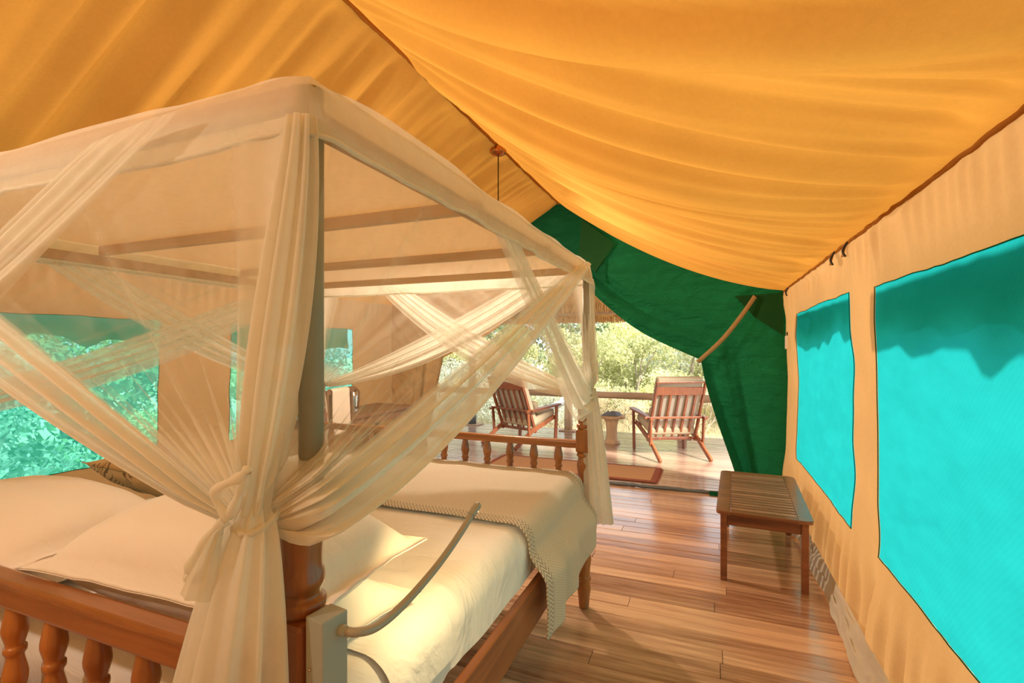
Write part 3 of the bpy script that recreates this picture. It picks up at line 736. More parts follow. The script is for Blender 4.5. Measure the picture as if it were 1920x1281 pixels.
def plant(kind, x, y, sc, rz=None, label=None, grp=None):
    (mf, mb), mat, nm, lab, cat = KB[kind]
    r = empty(nm, (x, y, -0.45), random.uniform(0, 6.28) if rz is None else rz, label or (('small low ' if sc < 0.86 else 'large spreading ' if sc > 1.3 else '') + lab), 'tree' if kind == 'green' else 'shrub', grp or (nm.replace('_', ' ') + 's beyond the railing'))
    r.scale = (sc, sc, sc * random.uniform(0.9, 1.15))
    f_ = bpy.data.objects.new('foliage', mf); COL.objects.link(f_); f_.parent = r; f_['kind'] = 'stuff'
    b_ = bpy.data.objects.new('branches', mb); COL.objects.link(b_); b_.parent = r
    return r
for x, y, s in ((-1.9, 13.6, 1.15), (-0.4, 14.6, 1.25), (-3.4, 14.2, 1.2), (-5.2, 13.0, 1.1), (1.6, 15.6, 1.1), (-2.6, 17.2, 1.5), (-7.4, 13.6, 1.25), (-0.9, 12.3, 0.75)): plant('yellow', x, y, s)
for x, y, s in ((0.6, 13.2, 1.1), (2.2, 13.6, 1.15), (-1.1, 16.8, 1.3), (1.0, 17.6, 1.45), (-4.4, 11.2, 0.85), (-6.0, 11.0, 0.9), (-3.4, 11.4, 0.7), (3.4, 16.5, 1.4), (-8.0, 11.4, 1.0)): plant('grey', x, y, s)
for x, y, s in ((-2.2, 21.0, 1.35), (-5.0, 20.0, 1.5), (-8.5, 19.0, 1.5), (2.0, 25.5, 1.1), (-12.0, 18.0, 1.5), (5.5, 23.0, 1.3), (-4.0, 27.0, 1.8)): plant('green', x, y, s)
for x, y, s in ((-0.2, 11.6, 0.8), (0.9, 11.9, 0.85), (-1.6, 11.4, 0.6), (-2.5, 12.0, 0.8), (1.9, 11.6, 0.75)): plant('dry', x, y, s)
# shrubs seen through the mesh windows of the left wall
for i, (k_, x, y, s) in enumerate((('grey', -7.2, 2.6, 1.0), ('green', -8.6, 4.4, 1.0), ('yellow', -7.4, 5.6, 0.9), ('grey', -6.8, 0.9, 0.9), ('green', -9.0, 1.6, 1.0), ('grey', -7.6, 7.6, 1.1), ('green', -10.5, 7.4, 1.1))):
    nm = KB[k_][2].replace('_', ' ')
    plant(k_, x, y, s, None, {'grey': 'pale grey green shrub seen through the teal window behind the pillows', 'green': 'mid green tree standing outside the teal window behind the bed', 'yellow': 'yellow green shrub outside the teal window behind the desk'}[k_], nm + 's outside the left wall')
# dry grass
r = np.random.default_rng(5); V = []; Fs = []
for k in range(26000):
    y = 9.0 + 11 * r.random() ** 1.5; x = -8.0 + (12.0) * r.random(); x += (y - 9) * 0.0
    h = r.uniform(0.10, 0.42) * (0.6 + 0.6 * math.sin(x * 1.7 + y) ** 2); lx, ly = r.normal(0, 0.12, 2); i = len(V); ww = r.uniform(0.004, 0.009)
    a = r.uniform(0, PI); cx, cy = math.cos(a) * ww, math.sin(a) * ww
    V += [(x - cx, y - cy, -0.50), (x + cx, y + cy, -0.50), (x + lx, y + ly, -0.45 + h)]; Fs.append((i, i + 1, i + 2))
tag(mesh_obj('dry_grass', V, Fs, M['grass']), 'tufts of dry straw coloured grass beyond the deck', 'grass', None, 'stuff')
dl = tube('fallen_log', smooth_path([(-3.6, 10.4, -0.10), (-3.25, 10.42, 0.18), (-2.95, 10.45, 0.30), (-2.72, 10.4, 0.50)], 6), [0.07 - 0.001 * k for k in range(19)], M['deadlog'], None, 10)
tag(dl, 'bleached grey fallen branch leaning in the grass behind the railing', 'branch')
tb_ = bpy.data.objects.new('limb', tube('limb', smooth_path([(-3.1, 10.44, 0.25), (-3.0, 10.5, 0.42), (-3.05, 10.5, 0.62)], 5), [0.04 - 0.002 * k for k in range(11)], M['deadlog'], dl, 8).data)

# ================================================================= BED
BX0, BX1, BYH, BYF = -2.62, -0.672, 0.675, 2.80
bed = empty('four_poster_bed', ((BX0 + BX1) / 2, (BYH + BYF) / 2, 0), 0, 'turned wooden four poster bed with baluster headboard and footboard', 'bed')
PR = 0.041
prof = [(0.026, 0.0), (0.030, 0.02), (0.034, 0.07), (0.039, 0.11), (0.034, 0.155), (0.040, 0.165), (0.040, 0.18), (0.033, 0.19), (0.037, 0.24), (0.042, 0.285), (0.034, 0.32), (0.042, 0.33), (0.042, 0.345), (0.036, 0.355), (0.040, 0.37)]
prof2 = [(0.036, 0.60), (0.036, 0.72), (0.033, 0.76), (0.040, 0.80), (0.042, 0.83), (0.033, 0.865), (0.041, 0.875), (0.041, 0.888), (0.034, 0.897)]
prof3 = [(0.034, 1.03), (0.042, 1.042), (0.042, 1.055), (0.032, 1.065), (0.039, 1.085), (0.039, 1.10), (0.035, 1.12), (0.037, 1.18), (0.036, 1.24), (0.030, 1.255)]
for x in (BX0, BX1):
    for y in (BYH, BYF):
        bm = bmesh.new()
        for pr in (prof, prof2, prof3):
            vs, fs = lathe_data(fine(pr, 4), 22); bv = [bm.verts.new(v) for v in vs]
            for f in fs: bm.faces.new([bv[i] for i in f])
        for f in bm.faces: f.smooth = len(f.verts) == 4
        box_bm(bm, Vector((0, 0, 0.485)), (0.086, 0.086, 0.24), None, 0.010, 2)
        box_bm(bm, Vector((0, 0, 0.965)), (0.084, 0.084, 0.135), None, 0.012, 2)
        o = bm_obj('post', bm, M['bedwood']); o.location = (x, y, 0); on(o, bed)
        ox = 0.012 if x == BX1 else -0.012
        o2 = tube('canopy_pole', [(x + ox, y + 0.01, 1.24), (x + ox, y + 0.01, 1.96)], 0.0215, M['pole'], None, 14); on(o2, bed)
def balusters(y, xs, z0, z1):
    h = z1 - z0
    bp_ = [(0.016, 0), (0.020, 0.06), (0.025, 0.20), (0.022, 0.30), (0.017, 0.42), (0.022, 0.47), (0.022, 0.52), (0.018, 0.55), (0.024, 0.66), (0.026, 0.74), (0.019, 0.92), (0.016, 1.0)]
    V, Fs = lathe_data(fine([(a * 1.02, z0 + b * h) for a, b in bp_], 3), 14)
    me = bpy.data.meshes.new('baluster'); me.from_pydata(V, [], Fs); me.update(); me.materials.append(M['bedwood'])
    me.polygons.foreach_set('use_smooth', [len(p.vertices) == 4 for p in me.polygons])
    for x in xs:
        o = bpy.data.objects.new('baluster', me); COL.objects.link(o); o.location = (x, y, 0); on(o, bed)
def molded_rail(name, y, z0, z1, dy):
    bm = bmesh.new(); box_bm(bm, Vector(((BX0 + BX1) / 2, y, (z0 + z1) / 2)), (BX1 - BX0 - 0.06, dy, z1 - z0), None, 0.012, 3); on(bm_obj(name, bm, M['bedwood_x'], None), bed)
molded_rail('head_rail', BYH, 0.868, 0.935, 0.058); molded_rail('foot_rail', BYF, 0.918, 0.962, 0.050)
molded_rail('lower_head_rail', BYH, 0.40, 0.56, 0.04); molded_rail('lower_foot_rail', BYF, 0.40, 0.56, 0.04)
molded_rail('middle_head_rail', BYH, 0.60, 0.65, 0.045); molded_rail('middle_foot_rail', BYF, 0.66, 0.70, 0.045)
balusters(BYH, [-0.765 - 0.165 * k for k in range(11)], 0.645, 0.872)
balusters(BYF, [-0.825 - 0.1535 * k for k in range(12)], 0.695, 0.922)
for x in (BX0, BX1 + 0.012):
    on(box('side_rail', (x, (BYH + BYF) / 2, 0.468), (0.032, BYF - BYH - 0.07, 0.165), M['bedwood_y'], None, 0.006), bed)
# canopy frame
for y, z in ((BYH + 0.01, 1.948), (1.42, 1.948), (2.16, 1.948), (BYF + 0.01, 1.948)):
    on(box('canopy_beam', ((BX0 + BX1) / 2, y, z), (BX1 - BX0 + 0.0, 0.030, 0.042), M['beam'], None, 0.004), bed)
for x in (BX0 - 0.012, BX1 + 0.012):
    on(box('canopy_side_beam', (x, (BYH + BYF) / 2, 1.905), (0.030, BYF - BYH + 0.0, 0.042), M['beam'], None, 0.004), bed)

# ---- mattress with fitted sheet
def rounded_slab(name, x0, x1, y0, y1, z0, z1, rad, mat, nx=60, ny=60, bulge=0.0, seed=0, wr=0.0):
    bm = bmesh.new(); box_bm(bm, Vector(((x0 + x1) / 2, (y0 + y1) / 2, (z0 + z1) / 2)), (x1 - x0, y1 - y0, z1 - z0), None, rad, 5)
    return bm_obj(name, bm, mat, None, True)
mt = rounded_slab('mattress', -2.585, -0.700, 0.735, 2.755, 0.525, 0.752, 0.085, M['sheet'])
tag(mt, 'thick mattress in a white fitted sheet on the wooden bed', 'mattress')
# ---- top sheet, tucked at the side, with turned-down fold
def drape(name, ylo, yhi, off, drop_r, drop_l, mat, ny=60, seed=0, wr=0.006, uv0=0.0, ragged=None, scall=0.0, edge_th=0.0):
    """sheet lying over the mattress: arc-length profile across x, dropping at both sides"""
    top = 0.752 + off; xr = -0.700 + off; xl = -2.585 - off; R = 0.085
    def prof(s):        # s measured from the middle of the bed, positive to the right
        sg = np.sign(s); a = np.abs(s); half = (xr - xl) / 2; flat = half - R
        ang = np.clip((a - flat) / R, 0, PI / 2); rest = np.clip(a - flat - R * PI / 2, 0, None)
        x = np.minimum(a, flat) + R * np.sin(ang); z = top - R * (1 - np.cos(ang)) - rest
        return (xl + xr) / 2 + sg * x, z, rest, ang
    half = (xr - xl) / 2; tot_r = half - R + R * PI / 2 + drop_r; tot_l = half - R + R * PI / 2 + drop_l
    s = np.r_[np.linspace(-tot_l, half - 0.25, 70), np.linspace(half - 0.25, tot_r, 70)[1:]]
    y = np.linspace(ylo, yhi, ny)
    Sg, Yg = np.meshgrid(s, y, indexing='ij')
    if ragged is not None:
        k = np.clip((Sg - (half - R)) / (tot_r - (half - R)), 0, 1)
        Sg = Sg + ragged(Yg) * k
    X, Z, rest, ang = prof(Sg)
    d = wr * (n2(Sg * 5, Yg * 4, seed) + 0.5 * n2(Sg * 11, Yg * 9, seed + 1))
    side = S(0, 0.15, rest)
    X = X + d * np.sin(ang) * np.sign(Sg) + side * scall * (0.5 + 0.5 * np.sin(Yg * 17 + 2 * n1(Yg * 3, seed + 3))) * np.sign(Sg)
    Z = Z + np.abs(d) * np.cos(ang)
    uv = np.stack([Sg, Yg - ylo + uv0], -1)
    return X, Yg, Z, uv
X, Y, Z, uv = drape('top_sheet', 0.76, 2.74, 0.013, 0.115, 0.115, None, 110, 5, 0.007)
Z = Z + 0.016 * np.exp(-((Y - 1.30 - 0.10 * (X + 0.7) ** 2 * 0.1) / 0.035) ** 2) + 0.010 * np.exp(-((Y - 1.24) / 0.02) ** 2)
X = X + 0.012 * np.exp(-((Y - 1.30) / 0.035) ** 2) * S(-0.85, -0.68, X)
o = grid_obj('top_sheet', np.stack([X, Y, Z], -1), M['sheet']); tag(o, 'white cotton top sheet tucked over the mattress', 'bed sheet')
X, Y, Z, uv = drape('turn_down', 0.95, 1.235, 0.024, 0.07, 0.07, None, 26, 6, 0.006)
tdn = grid_obj('turned_down_hem', np.stack([X, Y, Z], -1), M['sheet'], o)
# ---- herringbone throw across the foot of the bed
def rag(y):
    q = (y - 1.86) / 0.88
    return -0.10 * q + 0.010 * np.sin(y * 19)
X, Y, Z, uv = drape('throw', 1.86, 2.745, 0.030, 0.365, 0.30, None, 120, 15, 0.006, 0.0, rag, 0.026)
# slanted front edge and a bottom corner that hangs lowest nearest the head

X = X + 0.070 * S(0.68, 0.55, Z) * S(-1.0, -0.7, X)
Zp = Z
o = grid_obj('throw_blanket', np.stack([X, Y, Zp], -1), M['throw'], uv=uv * [1, 0.90 / 0.885])
tag(o, 'beige herringbone throw draped across the foot of the bed', 'blanket')
so = o.modifiers.new('thick', 'SOLIDIFY'); so.thickness = 0.006; so.offset = 1

# ---- pillows
def pillow(name, loc, sx, sy, th, rx, rz, mat, seed, flange=0.10, bend=0.0):
    n = 46; u = np.linspace(-1, 1, n); U, V_ = np.meshgrid(u, u, indexing='ij')
    fl = 1 - flange
    a = np.clip(np.abs(U) / fl, 0, 1); b = np.clip(np.abs(V_) / fl, 0, 1)
    t = ((1 - a ** 3) * (1 - b ** 3)) ** 0.55
    pinch = 1 - 0.06 * (1 - np.abs(U) ** 2) * np.abs(V_) ** 6; pinch2 = 1 - 0.06 * (1 - np.abs(V_) ** 2) * np.abs(U) ** 6
    X = U * sx / 2 * pinch2; Y = V_ * sy / 2 * pinch
    wr = 0.006 * n2(U * 4, V_ * 4, seed) * t + 0.003 * n2(U * 7, V_ * 7, seed + 1) * S(0.8, 1.0, np.maximum(a, b))
    Zt = th / 2 * t + 0.002 + wr; Zb = -th / 2 * t * 0.75 - 0.002 + wr
    off = bend * (V_ ** 2 - 0.3) + 0.0 * U
    P1 = np.stack([X, Y, Zt + off], -1).reshape(-1, 3); P2 = np.stack([X, Y, Zb + off], -1).reshape(-1, 3)
    fs = grid_faces(n, n); N = n * n; fs2 = [tuple(i + N for i in f[::-1]) for f in fs]
    edge = [i * n for i in range(n)] + [(n - 1) * n + j for j in range(1, n)] + [i * n + n - 1 for i in range(n - 2, -1, -1)] + [j for j in range(n - 2, 0, -1)]
    rim = [(edge[k], edge[(k + 1) % len(edge)], edge[(k + 1) % len(edge)] + N, edge[k] + N) for k in range(len(edge))]
    o = mesh_obj(name, np.r_[P1, P2], fs + fs2 + rim, mat, None, True)
    o.location = loc; o.rotation_euler = (rx, 0, rz); return o
tag(pillow('pillow', (-1.16, 0.965, 0.825), 0.82, 0.46, 0.13, math.radians(0), math.radians(-3), M['pillow'], 3), 'lower white pillow with a flat flange under another at the lamp side', 'pillow')
tag(pillow('pillow', (-1.17, 0.945, 0.955), 0.88, 0.49, 0.30, math.radians(1), math.radians(2), M['pillow'], 5), 'plump white pillow leaning over the headboard rail by the tied net', 'pillow')
tag(pillow('pillow', (-2.12, 0.955, 0.825), 0.80, 0.47, 0.15, math.radians(-3), math.radians(2), M['pillow'], 8), 'lower white pillow beneath another at the window side', 'pillow')
tag(pillow('pillow', (-2.13, 0.950, 0.915), 0.88, 0.49, 0.24, math.radians(1), math.radians(-3), M['pillow'], 9), 'plump white pillow beside the brown printed cushion', 'pillow')
tag(pillow('cushion', (-2.13, 1.40, 0.925), 0.62, 0.40, 0.15, math.radians(-28), math.radians(-6), M['cushion'], 12, 0.04), 'tan cushion printed with dark swirling lines behind the white pillows', 'cushion')

# ---- mosquito net over the canopy
net = empty('mosquito_net', ((BX0 + BX1) / 2, (BYH + BYF) / 2, 0), 0, 'cream mosquito net tied back to the posts of the bed', 'mosquito net')
NX0, NX1, NY0, NY1 = BX0 - 0.04, BX1 + 0.034, BYH - 0.018, BYF + 0.045
ZT, ZH = 1.975, 1.868
# top sheet sagging between the beams
u = np.linspace(NX0 + 0.012, NX1 - 0.012, 70)[:, None]; v = np.linspace(NY0 + 0.012, NY1 - 0.012, 90)[None, :]
sagz = ZT - 0.012 * np.abs(np.sin((v - 0.685) / 0.735 * PI)) * np.sin(PI * (u - NX0) / (NX1 - NX0)) + 0.004 * n2(u * 6, v * 6, 4)
on(grid_obj('canopy_top', np.stack([u + 0 * v, v + 0 * u, sagz], -1), M['net'], dens=np.full((70, 90), 0.93)), net)
def valance(a, b, nrm, seed):
    a, b, nrm = np.array(a), np.array(b), np.array(nrm); n, m = 150, 12
    q = np.linspace(0, 1, n)[:, None, None]; k = np.linspace(0, 1, m)[None, :, None]
    dd = (b - a) / np.linalg.norm(b - a); LL = np.linalg.norm(b - a); rc = 0.035; al = rc * PI / 4; tot = LL - 2 * rc + 2 * al
    sA = q * tot; a1 = np.clip((al - sA) / rc, 0, PI / 4); a2 = np.clip((sA - al - (LL - 2 * rc)) / rc, 0, PI / 4)
    along = rc + np.clip(sA - al, 0, LL - 2 * rc) - rc * np.sin(a1) + rc * np.sin(a2)
    inn = rc * (np.cos(a1 + a2) - 1)
    base = a + dd * along + nrm * inn
    nrm = nrm * np.cos(a1 + a2) + dd * (np.sin(a2) - np.sin(a1))
    wob = 0.008 * n1(q * 14, seed) + 0.005 * n1(q * 40, seed + 1)
    top = 0.012 * np.clip(n1(q * 9, seed + 2), -0.4, 1) - 0.014 * (np.exp(-(q / 0.03) ** 2) + np.exp(-((1 - q) / 0.03) ** 2))
    z = (ZT + 0.006 + top * (1 - k)) + (ZH - ZT - 0.006 - 0.006 * n1(q * 6, seed + 4)) * k
    out = nrm * (0.012 * np.sin(k * PI * 0.5) + wob * k)
    P = base + out; P = np.broadcast_to(P, (n, m, 3)).copy(); P[..., 2] = z[..., 0] if z.ndim == 3 else z
    o = on(grid_obj('valance', P, M['net'], dens=np.full((n, m), 0.74)), net)
    h = tube('valance_hem', [tuple(P[i, -1]) for i in range(0, n, 2)], 0.0055, M['net'], None, 6)
    at = h.data.attributes.new('cloth_layers', 'FLOAT', 'POINT'); at.data.foreach_set('value', [0.95] * len(h.data.vertices))
    h.parent = o; h.matrix_parent_inverse = Matrix.Identity(4)
    return o
valance((NX0, NY0, 0), (NX1, NY0, 0), (0, -1, 0), 3); valance((NX1, NY0, 0), (NX1, NY1, 0), (1, 0, 0), 13)
valance((NX1, NY1, 0), (NX0, NY1, 0), (0, 1, 0), 23); valance((NX0, NY1, 0), (NX0, NY0, 0), (-1, 0, 0), 33)
def curtain(A, B, K, nrm, seed, sag=0.12, zt=ZH + 0.05, band=0.11, over=0.0, veil=0.20, nfold=14, wrap=None, grow=False, postd=0.62):
    A, B, K, nrm = (np.array(q, float) for q in (A, B, K, nrm)); nu, nv = 170, 56
    q = np.linspace(0, 1, nu); u = np.interp(q, [0, 0.18, 0.50, 1.0], [0, 0.10, 0.84, 1.0])
    uu = u[:, None]; vv = np.linspace(0, 1, nv)[None, :]; q2 = q[:, None]
    wb = np.clip((uu - 0.84) / 0.16, 0, 1)
    d = (B - A); L = np.linalg.norm(d); d = d / L
    T = A + d * (L * uu[..., None]) ; Tz = zt + 0.0 * uu
    Tz = Tz + over * S(0.80, 0.97, uu)
    P = np.zeros((nu, nv, 3))
    free = S(0.84, 0.95, uu)
    Ez = K[2] + 0.045 * (0.45 - uu)
    inb = S(0.82, 0.86, uu)
    fv = np.sin(2 * PI * nfold * uu + 2.5 * n1(uu * 7, seed)) * 0.7 + 0.55 * n1(uu * 24, seed + 1)
    ph = 2 * PI * 3.6 * wb ** 0.9 + 1.6 * n1(wb * 3 + 0.8 * vv, seed + 7) + 1.2 * vv
    fb = np.sin(ph) * 0.9 + 0.35 * np.sin(2.3 * ph + 1.0 + 2 * vv) + 0.3 * n2(wb * 9, vv * 2, seed + 8)
    fold = fv * (1 - inb) + fb * inb
    # tension lines: converge on the knot; the free edge is a thick gathered band
    for c in (0, 1):
        E = K[c] + d[c] * 0.02 * (uu - 0.3)
        if wrap is None: P[..., c] = T[..., c] * (1 - vv) + E * vv
        else:
            v1 = np.clip(vv / 0.90, 0, 1); v2 = np.clip((vv - 0.90) / 0.10, 0, 1)
            wc = (wrap[c] + nrm[c] * 0.012 * (uu - 0.5)) * S(0.12, 0.45, uu) + (T[..., c] * 0.10 + E * 0.90) * (1 - S(0.12, 0.45, uu))
            P[..., c] = np.where(vv < 0.90, T[..., c] * (1 - v1) + wc * v1, wc * (1 - v2) + E * v2)
    bandoff = band * (uu - 0.84) / 0.16 * (uu > 0.84)
    P[..., 2] = Tz * (1 - vv) + Ez * vv - sag * uu ** 1.5 * 4 * vv * (1 - vv) * (1 + 0.4 * vv) - bandoff * ((vv ** 0.9 * (1 - vv ** 7)) if grow else np.sin(PI * np.clip(vv, 0, 1)) ** 0.8)
    amp = (0.006 + 0.016 * S(0.2, 0.9, vv)) * (1 - 0.7 * S(0.93, 1.0, vv)) * (0.55 + 1.0 * free + 0.9 * S(0.14, 0.02, uu)) * S(0.0, 0.06, vv)
    for c in (0, 1): P[..., c] += nrm[c] * (fold * amp + 0.012 + 0.02 * free * np.sin(PI * vv))
    P[..., 2] += 0.35 * fold * amp * uu
    fine_line = 0.16 * np.clip(n1(uu * 34, seed + 5), 0, 1) ** 2
    dens = veil + fine_line + 0.06 * n1(uu * 22, seed + 3) + (0.68 + 0.12 * fb - 0.14 * S(0.6, 1.0, wb)) * S(0.835, 0.86, uu) + 0.70 * S(0.74, 0.98, vv) + postd * S(0.11, 0.03, uu) + 0 * vv
    return on(grid_obj('curtain', P, M['net'], dens=np.clip(dens, 0.06, 0.95)), net)
KZ = 1.23
K_nr = (BX1 - 0.045, BYH - 0.062, 1.222)       # near, lamp side
K_fr = (BX1 + 0.040, BYF - 0.02, 1.255)        # foot, aisle side
K_nl = (BX0 - 0.02, BYH - 0.06, 1.24)
K_fl = (BX0 - 0.03, BYF + 0.02, 1.25)
Cnr, Cfr, Cnl, Cfl = (NX1, NY0), (NX1, NY1), (NX0, NY0), (NX0, NY1)
# aisle side
curtain((NX1, NY0 + 0.04, 0), (NX1 + 0.014, NY1 - 0.12, 0), K_nr, (1, 0, 0), 51, 0.0, ZH + 0.03, 0.21, 0.07, 0.13, 14, (BX1 + 0.052, BYH - 0.035), True, 0.08)
curtain((*Cfr, 0), (NX1 - 0.02, 1.42, 0), K_fr, (1, 0, 0), 57, 0.0, ZH + 0.03, 0.38, 0.03, 0.08, 12, None, True)
# head side
curtain((*Cnr, 0), (NX0 + 0.06, NY0 - 0.012, 0), K_nr, (0, -1, 0), 63, -0.02, ZH + 0.03, 0.10, 0.05, 0.12, 14)
curtain((*Cnl, 0), (-0.90, NY0 - 0.035, 0), K_nl, (0, -1, 0), 69, -0.02, ZH + 0.045, 0.11, 0.02, 0.06, 12)
# foot side
curtain((*Cfr, 0), (-2.15, NY1, 0), K_fr, (0, 1, 0), 75, 0.03, ZH + 0.03, 0.15, 0.03, 0.10, 12)
curtain((*Cfl, 0), (NX1 - 0.15, NY1, 0), K_fl, (0, 1, 0), 81, 0.03, ZH + 0.03, 0.12, 0.03, 0.10, 12)
# window side
curtain((*Cnl, 0), (NX0, NY1 - 0.08, 0), K_nl, (-1, 0, 0), 87, 0.03, ZH + 0.03, 0.12, 0.03, 0.10, 12)
curtain((*Cfl, 0), (NX0, 1.15, 0), K_fl, (-1, 0, 0), 93, 0.02, ZH + 0.03, 0.11, 0.03, 0.10, 12)
def wavy_tube(name, path, rad, nf, amp, seed, dens, squash=(1, 1), n=96, open_=False):
    path = [Vector(p) for p in path]; m = len(path); th = np.linspace(0, 2 * PI, n, endpoint=False)
    P = np.zeros((n, m, 3))
    for k in range(m):
        f = 1 + amp * (np.sin(nf * th + 1.5 * n1(th * 1.5, seed) + 0.6 * k / m) * 0.6 + 0.7 * n1(th * nf / 4.0 + 0.3 * k / m, seed + 2))
        P[:, k, 0] = path[k].x + rad[k] * f * np.cos(th) * squash[0]; P[:, k, 1] = path[k].y + rad[k] * f * np.sin(th) * squash[1]; P[:, k, 2] = path[k].z
    return on(grid_obj(name, P, M['net'], wrap=True, dens=np.full((n, m), dens)), net)
# bunch gathered along each post, knot and hanging tail
def post_net(corner, K, seed, inward, tail_len, tail_r, tail_dir, dens=0.62, bunch=0.026):
    cx, cy = corner; m = 26
    pth = []; rad = []
    for k in range(m):
        t = k / (m - 1); z = ZH + 0.03 + (K[2] - ZH - 0.03) * t
        q = t ** 1.4
        pth.append((cx + inward[0] * 0.02 + (K[0] - cx - inward[0] * 0.02) * q, cy + inward[1] * 0.02 + (K[1] - cy - inward[1] * 0.02) * q, z)); rad.append(bunch * (0.75 + 0.75 * math.sin(PI * min(1, t * 1.05)) ** 0.8 * (0.6 + 0.6 * t)) if t < 0.95 else bunch * 0.9)
    wavy_tube('post_gather', pth, rad, 9, 0.34, seed, dens)
    m = 34; pth = []; rad = []
    for k in range(m):
        t = k / (m - 1); z = K[2] + 0.015 - tail_len * t
        pth.append((K[0] + tail_dir[0] * t ** 0.9, K[1] + tail_dir[1] * t ** 0.9, z)); rad.append(0.024 + (tail_r - 0.024) * t ** 0.62)
    tl = wavy_tube('tail', pth, rad, 11, 0.26, seed + 7, 0.86, (1.15, 0.62) if abs(tail_dir[0]) > -1 else (1, 1))
    return tl
post_net(Cnr, K_nr, 101, (-1, 0.2), 0.86, 0.145, (-0.105, -0.035), 0.82, 0.030)
post_net(Cfr, K_fr, 111, (-1, -0.5), 0.76, 0.060, (0.055, 0.0), 0.80, 0.022)
post_net(Cnl, K_nl, 121, (0.5, 0.5), 0.85, 0.11, (-0.03, -0.03), 0.6, 0.024)
post_net(Cfl, K_fl, 131, (0.5, -0.5), 0.85, 0.09, (-0.02, 0.03), 0.6, 0.024)
def solid_density(o, v):
    at = o.data.attributes.new('cloth_layers', 'FLOAT', 'POINT'); at.data.foreach_set('value', [v] * len(o.data.vertices))
def tie(K, pc, seed, loops):
    """twisted band around bunch and post, with loops of the bow"""
    kx, ky, kz = K; px_, py_ = pc; cx, cy = kx + (px_ - kx) * 0.1, ky + (py_ - ky) * 0.1
    d = Vector((px_ - kx, py_ - ky, 0)); L = d.length; d.normalize(); nrm = Vector((-d.y, d.x, 0))
    pts = []
    for k in range(41):
        a = 2 * PI * k / 40; rr = 0.036
        p = Vector((cx, cy, kz + 0.020 * math.sin(a) + 0.016 * math.cos(a))) + d * (math.cos(a) * rr) + nrm * (math.sin(a) * 0.034); pts.append(p)
    V, Fs = tube_pts(pts, [0.0065 + 0.002 * math.sin(k * 2.1) for k in range(41)], 8); o = mesh_obj('tie_band', V, Fs, M['net'], None, True); solid_density(o, 0.93); on(o, net)
    for lp in loops:
        p = smooth_path([Vector(K) + Vector(q) for q in lp], 8); n = len(p)
        V, Fs = tube_pts(p, [0.0075 + 0.0015 * math.sin(i * 0.9) for i in range(n)], 8); o = mesh_obj('tie_loop', V, Fs, M['net'], None, True); solid_density(o, 0.94); on(o, net)
tie(K_nr, (BX1, BYH), 1, [[(-0.01, -0.045, 0.0), (-0.045, -0.05, -0.035), (-0.085, -0.05, -0.085), (-0.082, -0.052, -0.105), (-0.05, -0.055, -0.09), (-0.015, -0.05, -0.02)],
                            [(0.0, -0.045, 0.0), (-0.02, -0.055, 0.045), (0.035, -0.055, 0.075), (0.045, -0.05, 0.085), (0.03, -0.05, 0.05), (0.0, -0.045, 0.005)]])
tie(K_fr, (BX1, BYF), 2, [[(0.02, -0.03, 0), (0.03, -0.04, -0.03), (0.028, -0.04, -0.055), (0.01, -0.035, -0.01)]])
tie(K_nl, (BX0, BYH), 3, []); tie(K_fl, (BX0, BYF), 4, [])
# pouch of cloth below the near knot
pu = np.linspace(0, 1, 26)[:, None]; pv = np.linspace(0, 1, 20)[None, :]
PX = K_nr[0] - 0.010 - 0.085 * pv ** 0.8 * (1 - pu * 0.75) - 0.004 * n1(pu * 9, 5); PY = K_nr[1] - 0.045 - 0.03 * np.sin(PI * pu) * pv ** 0.5 + 0.008 * n1(pu * 8, 6); PZ = K_nr[2] - 0.010 - 0.125 * pv * (0.75 + 0.25 * pu) 
on(grid_obj('bow_pouch', np.stack([PX + 0 * PY, PY, PZ + 0 * PY], -1), M['net'], dens=np.full((26, 20), 0.78)), net)

# ================================================================= LAMPS AND SMALL THINGS
# ---- gooseneck reading lamp
gl = empty('reading_lamp', (-0.602, 0.66, 0.80), math.radians(-9), 'grey gooseneck reading lamp fixed to the bedpost over the sheet', 'lamp')
box('base_box', (0, 0, 0.118), (0.043, 0.052, 0.265), M['lampgrey'], gl, 0.0025)
lathe('collar', [(0.010, -0.012), (0.010, 0.0), (0.0085, 0.010)], M['lampgrey'], gl, (0.024, 0.012, 0.222), 14).rotation_euler = (0, PI / 2, 0)
arm = [(-0.575, 0.668, 1.022), (-0.552, 0.675, 1.020), (-0.535, 0.71, 1.016), (-0.53, 0.785, 1.021), (-0.528, 0.90, 1.044), (-0.525, 1.00, 1.080), (-0.525, 1.075, 1.112)]
a_ = tube('gooseneck', smooth_path(arm, 8), 0.0078, M['lamparm'], None, 12); on(a_, gl)
hd = tube('lamp_head', smooth_path([(-0.525, 1.05, 1.101), (-0.525, 1.075, 1.112), (-0.526, 1.088, 1.114)], 5), 0.0098, M['lamparm'], None, 12); on(hd, gl)
lens_ = lathe('lens', [(0.0, 0), (0.008, 0.0), (0.007, 0.002), (0.0, 0.002)], M['bulb'], None, (-0.528, 1.080, 1.1015), 10); on(lens_, gl)
lathe('switch', [(0.007, 0), (0.007, 0.004), (0.0035, 0.005), (0.003, 0.012), (0.0, 0.013)], M['metal'], gl, (0.022, 0.004, 0.128), 10).rotation_euler = (0, PI / 2, 0)
lathe('screw', [(0.003, 0), (0.003, 0.002), (0.0, 0.003)], M['metal'], gl, (-0.010, -0.026, 0.165), 8).rotation_euler = (PI / 2, 0, 0)
box('mount_bracket', (-0.035, 0.005, 0.09), (0.03, 0.03, 0.05), M['black'], gl, 0.002)
